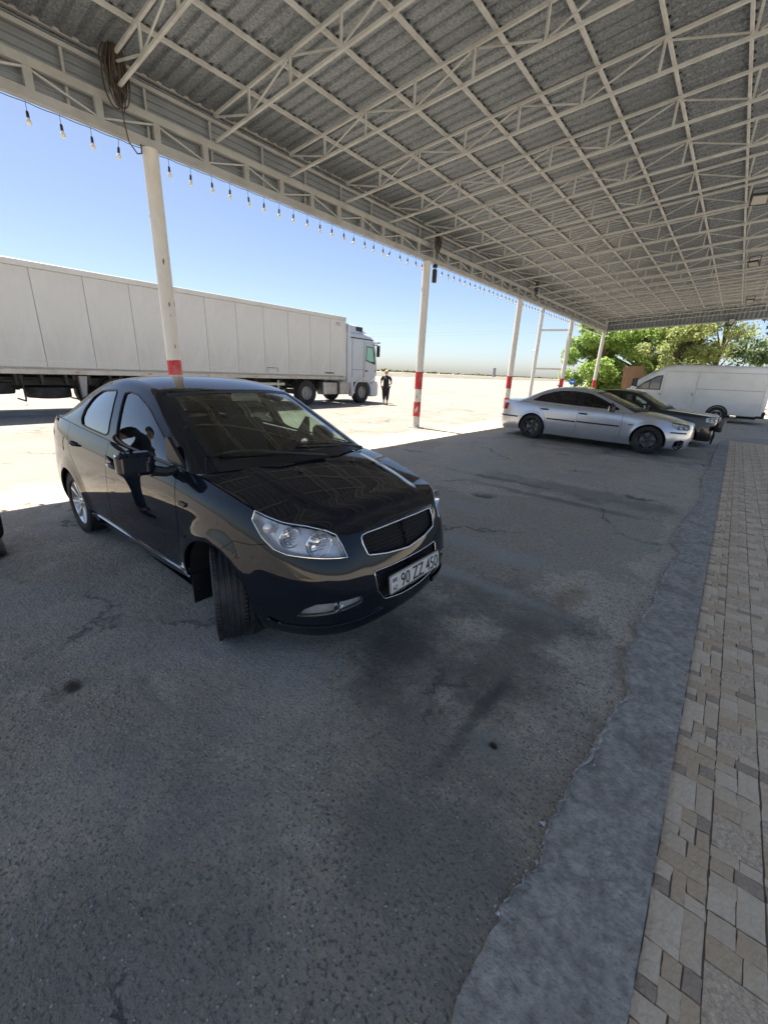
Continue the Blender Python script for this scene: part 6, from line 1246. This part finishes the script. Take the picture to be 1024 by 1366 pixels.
    a0 = n2((.0, 0, .86), (.155*g, .195*g)); a1 = n2((.01, 0, 1.08), (.140*g, .178*g), a0); a2 = n2((.02, 0, 1.27), (.138*g, .18*g), a1); a3 = n2((0, 0, 1.40), (.09, .13), a2); n2((.0, 0, 1.46), (.058, .066), a3)
    for s in (1, -1): q = n2((0, s*.195, 1.375), .076, a3); n2((-.02, s*(.235+.02*g), 1.20), .070, q)
    skin_mesh('shirt', nodes2, e2, M['navy'], p)
    nodes2 = []; e2 = []; a0 = n2((0, 0, .92), (.14*g, .178*g))
    for s in (1, -1):
        fx = step*s; q = n2((.0, s*.092, .84), .115*g, a0); w_ = n2((fx*.55+.05, s*.09, .49), .086*g, q); n2((fx-.01, s*.086, .22 if skirt else .09), .068, w_)
    skin_mesh('trousers', nodes2, e2, M['navy'], p)
    for s in (1, -1):
        fx, fy = joints['foot', s]; b = MB(); rg = []
        for x, hw, z0, z1 in ((-.10, .030, .012, .085), (-.07, .042, .0, .095), (.02, .042, .0, .085), (.10, .048, .0, .062), (.155, .038, .004, .05), (.185, .014, .012, .036)): rg.append([(q[0]+fx*k, q[1]+fy*k, q[2]) for q in ring_sec(x*k, hw*k, z0*k, z1*k, min(.012, (z1-z0)*.3)*k, min(hw*.9, (z1-z0)*.6)*k, 3, hw*.9*k)])
        b.loft(rg); b.build('shoe', M['shoe'], p, 60)
    return p
person((-13.35, 16.35, 0), R(-52), 'blond person in dark clothes walking past the front of the lorry', 1.60, .10, M['hair'], (.9, .25), True, 1.16)
person((-4.78, .365, 0), R(-8), 'person in dark trousers and black shoes at the picture edge', 1.75, .17, M['darkhair'], (1.0, 1.0), False, .88)
# ---------------------------------------------------------------- trees
def leafmat(name, col):
    m = bpy.data.materials.new(name); m.use_nodes = True; nt = m.node_tree; nt.nodes.clear(); L = nt.links.new
    o = N(nt, 'ShaderNodeOutputMaterial'); d = N(nt, 'ShaderNodeBsdfPrincipled'); t = N(nt, 'ShaderNodeBsdfTranslucent'); mx = N(nt, 'ShaderNodeMixShader'); mx.inputs[0].default_value = .5
    tc = N(nt, 'ShaderNodeTexCoord'); n = N(nt, 'ShaderNodeTexNoise'); n.inputs['Scale'].default_value = 2.2; n.inputs['Detail'].default_value = 6; L(tc.outputs['Object'], n.inputs['Vector'])
    r = N(nt, 'ShaderNodeValToRGB'); r.color_ramp.elements[0].position = .32; r.color_ramp.elements[1].position = .68; r.color_ramp.elements[0].color = tuple(x*.65 for x in col)+(1,); r.color_ramp.elements[1].color = tuple(x*1.45 for x in col)+(1,); L(n.outputs['Fac'], r.inputs[0])
    d.inputs['Roughness'].default_value = .5; L(r.outputs[0], d.inputs['Base Color']); L(r.outputs[0], t.inputs[0]); L(d.outputs[0], mx.inputs[1]); L(t.outputs[0], mx.inputs[2]); L(mx.outputs[0], o.inputs[0]); return m
M['leaf'] = [leafmat('leaf_fresh', (.25, .36, .085)), leafmat('leaf_pale', (.32, .37, .14)), leafmat('leaf_shaded', (.04, .07, .024))]; M['bark'] = pm('bark', (.11, .085, .06), .9, var=.3, vs=10, bump=.6, bs=20)  # the dark leaf colour holds the shade of the side tree's crown
def tree(loc, H, spread, trunk_h, leafm, label, seed, nleaf=9000, ls=.13, clumps=46, cz=.55, droop=0., cat='tree', group='trees behind the canopy', lean=(0, 0)):
    rd = np.random.default_rng(seed); t = thing('tree', loc, rd.uniform(0, 6), label, cat, group); b = MB()
    b.tube([(0, 0, -.1), (.05, .03, trunk_h*.5), (lean[0]*.3, lean[1]*.3, trunk_h), (lean[0]*.6, lean[1]*.6, H*.62), (lean[0], lean[1], H*.9)], [H*.030, H*.024, H*.019, H*.010, .02], 10)
    cl = []
    for i in range(clumps):
        a = rd.uniform(0, 2*math.pi); q = rd.uniform(.15, 1)**.6; zz = rd.uniform(trunk_h*.75, H); prof = math.sin(math.pi*np.clip(((zz-trunk_h*.5)/(H-trunk_h*.5))**.8*.86+.12, 0, 1))
        r = spread*q*max(.25, prof); c = np.array([lean[0]*zz/H+r*math.cos(a), lean[1]*zz/H+r*math.sin(a), zz-droop*q]); cl.append((c, rd.uniform(.10, .22)*spread+.25))
    for c, r in cl[::2]:
        z0 = min(c[2]*.62, H*.6); s0 = Vector((lean[0]*z0/H, lean[1]*z0/H, max(trunk_h*.7, z0))); e = Vector(c); mid = (s0+e)/2+Vector((0, 0, .25)); b.tube([s0, mid, e], [H*.009, H*.006, .015], 6)
    b.build('trunk', M['bark'], t, 60)
    w_ = np.array([r**2 for c, r in cl]); w_ /= w_.sum(); idx = rd.choice(len(cl), nleaf, p=w_); C_ = np.array([c for c, r in cl])[idx]; r_ = np.array([r for c, r in cl])[idx]
    d = rd.normal(size=(nleaf, 3)); d /= np.linalg.norm(d, axis=1)[:, None]; P = C_+d*(r_*rd.uniform(.25, 1.05, nleaf)**.7)[:, None]*np.array([1, 1, .8])
    n = d*.6+rd.normal(size=(nleaf, 3))*.7+np.array([0, 0, .5]); n /= np.linalg.norm(n, axis=1)[:, None]; u = np.cross(n, rd.normal(size=(nleaf, 3))); u /= np.linalg.norm(u, axis=1)[:, None]; v = np.cross(n, u)
    s = ls*rd.uniform(.6, 1.3, nleaf)[:, None]; q = np.stack([P-u*s, P-u*s*.1+v*s*.48+n*s*.1, P+u*s, P-u*s*.1-v*s*.48+n*s*.1], 1).reshape(-1, 3)
    me = bpy.data.meshes.new('crown'); me.vertices.add(len(q)); me.vertices.foreach_set('co', q.ravel()); nf = nleaf; me.loops.add(nf*4); me.loops.foreach_set('vertex_index', np.arange(nf*4)); me.polygons.add(nf); me.polygons.foreach_set('loop_start', np.arange(nf)*4); me.update(calc_edges=True); me.materials.append(leafm)
    o = link('crown', me, t); return t
LF = M['leaf']
tree((-10.3, 44, 0), 8.4, 3.5, 1.0, LF[0], 'bushy fresh green tree left of the others, beside the last column', 1, 22000, .15, 60, .5)
tree((-7.6, 47, 0), 10.2, 4.4, 1.6, LF[0], 'tall fresh green tree rising behind the plywood board', 2, 22000, .15, 60)
tree((-4.6, 44, 0), 9.0, 3.6, 1.6, LF[1], 'pale olive green tree behind the van windscreen', 3, 19000, .13, 56)
tree((-1.9, 46, 0), 8.6, 3.4, 2.0, LF[1], 'thin pale tree with gaps of sky behind the van roof', 4, 10000, .12, 44)
tree((2.9, 37.5, 0), 8.2, 4.0, 2.4, LF[2], 'tree with shade in its leaf colour reaching in over the van from the side', 5, 9000, .15, 44, .5, .3)
# far line of bushes along the horizon, too far to part
rd = np.random.default_rng(5); b = MB()
for k in range(420):
    x = rd.uniform(-390, -330); y = rd.uniform(60, 1100); s = rd.uniform(.8, 2.2)*(1.5 if rd.random() < .12 else 1); c = Vector((x, y, s*.55))
    vs = []
    for i in range(4):
        for q in range(7): a = 2*math.pi*q/7; t = math.pi*(i+.5)/4; rr = s*1.5*math.sin(t)*rd.uniform(.7, 1.2); vs.append(c+Vector((rr*math.cos(a), rr*math.sin(a), -s*math.cos(t)*.8)))
    b.add(vs, [(i*7+q, i*7+(q+1) % 7, (i+1)*7+(q+1) % 7, (i+1)*7+q) for i in range(3) for q in range(7)]+[tuple(21+q for q in range(7))])
tag(b.build('far_bushes', leafmat('leaf_far', (.10, .125, .055)), smooth=0), 'hazy line of far bushes along the horizon', 'bushes', kind='stuff')
# blue round sign, distant dark mast, power cables
sg = thing('road_sign', (-10.9, 38.0, 0), R(16), 'small round blue road sign with a white arrow under the trees', 'sign'); M['blue'] = pm('sign_blue', (.02, .13, .50), .4)
b = MB(); b.tube([(0, 0, 0), (0, 0, 1.55)], .03, 8); b.build('post', M['girder'], sg); b = MB(); b.lathe([(0, -.045), (.25, -.045), (.25, -.03), (0, -.03)], 28, 'y', (0, 0, 1.42)); b.build('disc', M['blue'], sg); b = MB(); b.prism([(-.17, 1.395), (.04, 1.395), (.04, 1.335), (.18, 1.42), (.04, 1.505), (.04, 1.445), (-.17, 1.445)], -.050, -.047, 'xz'); b.build('arrow', M['white'], sg, 0)
ms_ = thing('mast', (-95.6, 201.5, 0), 0, 'small dark post standing alone on the horizon', 'post'); b = MB(); b.lathe([(0, 0), (.9, 0), (.8, 5.2), (0, 5.3)], 10); b.build('shaft', M['girder'], ms_)
def pray(px, py, d):
    v = _f+_r2*((px-512)/547.84)-_u2*((py-683)/547.84); v.normalize(); return Vector((0, 0, 1.63))+v*d
for k, (ya, yb) in enumerate(((429, 424), (442.5, 437), (446, 441))):
    A, B = pray(372, ya+2, 150), pray(905, yb-8, 150); b = MB(); pts = [A.lerp(B, t)-Vector((0, 0, 1.2*4*t*(1-t))) for t in np.linspace(0, 1, 30)]; b.tube(pts, .028, 5)
    tag(b.build('power_cable', M['girder']), ('upper power cable crossing the pale sky', 'middle power cable crossing the pale sky', 'lowest power cable crossing the pale sky')[k], 'cable', 'power cables')
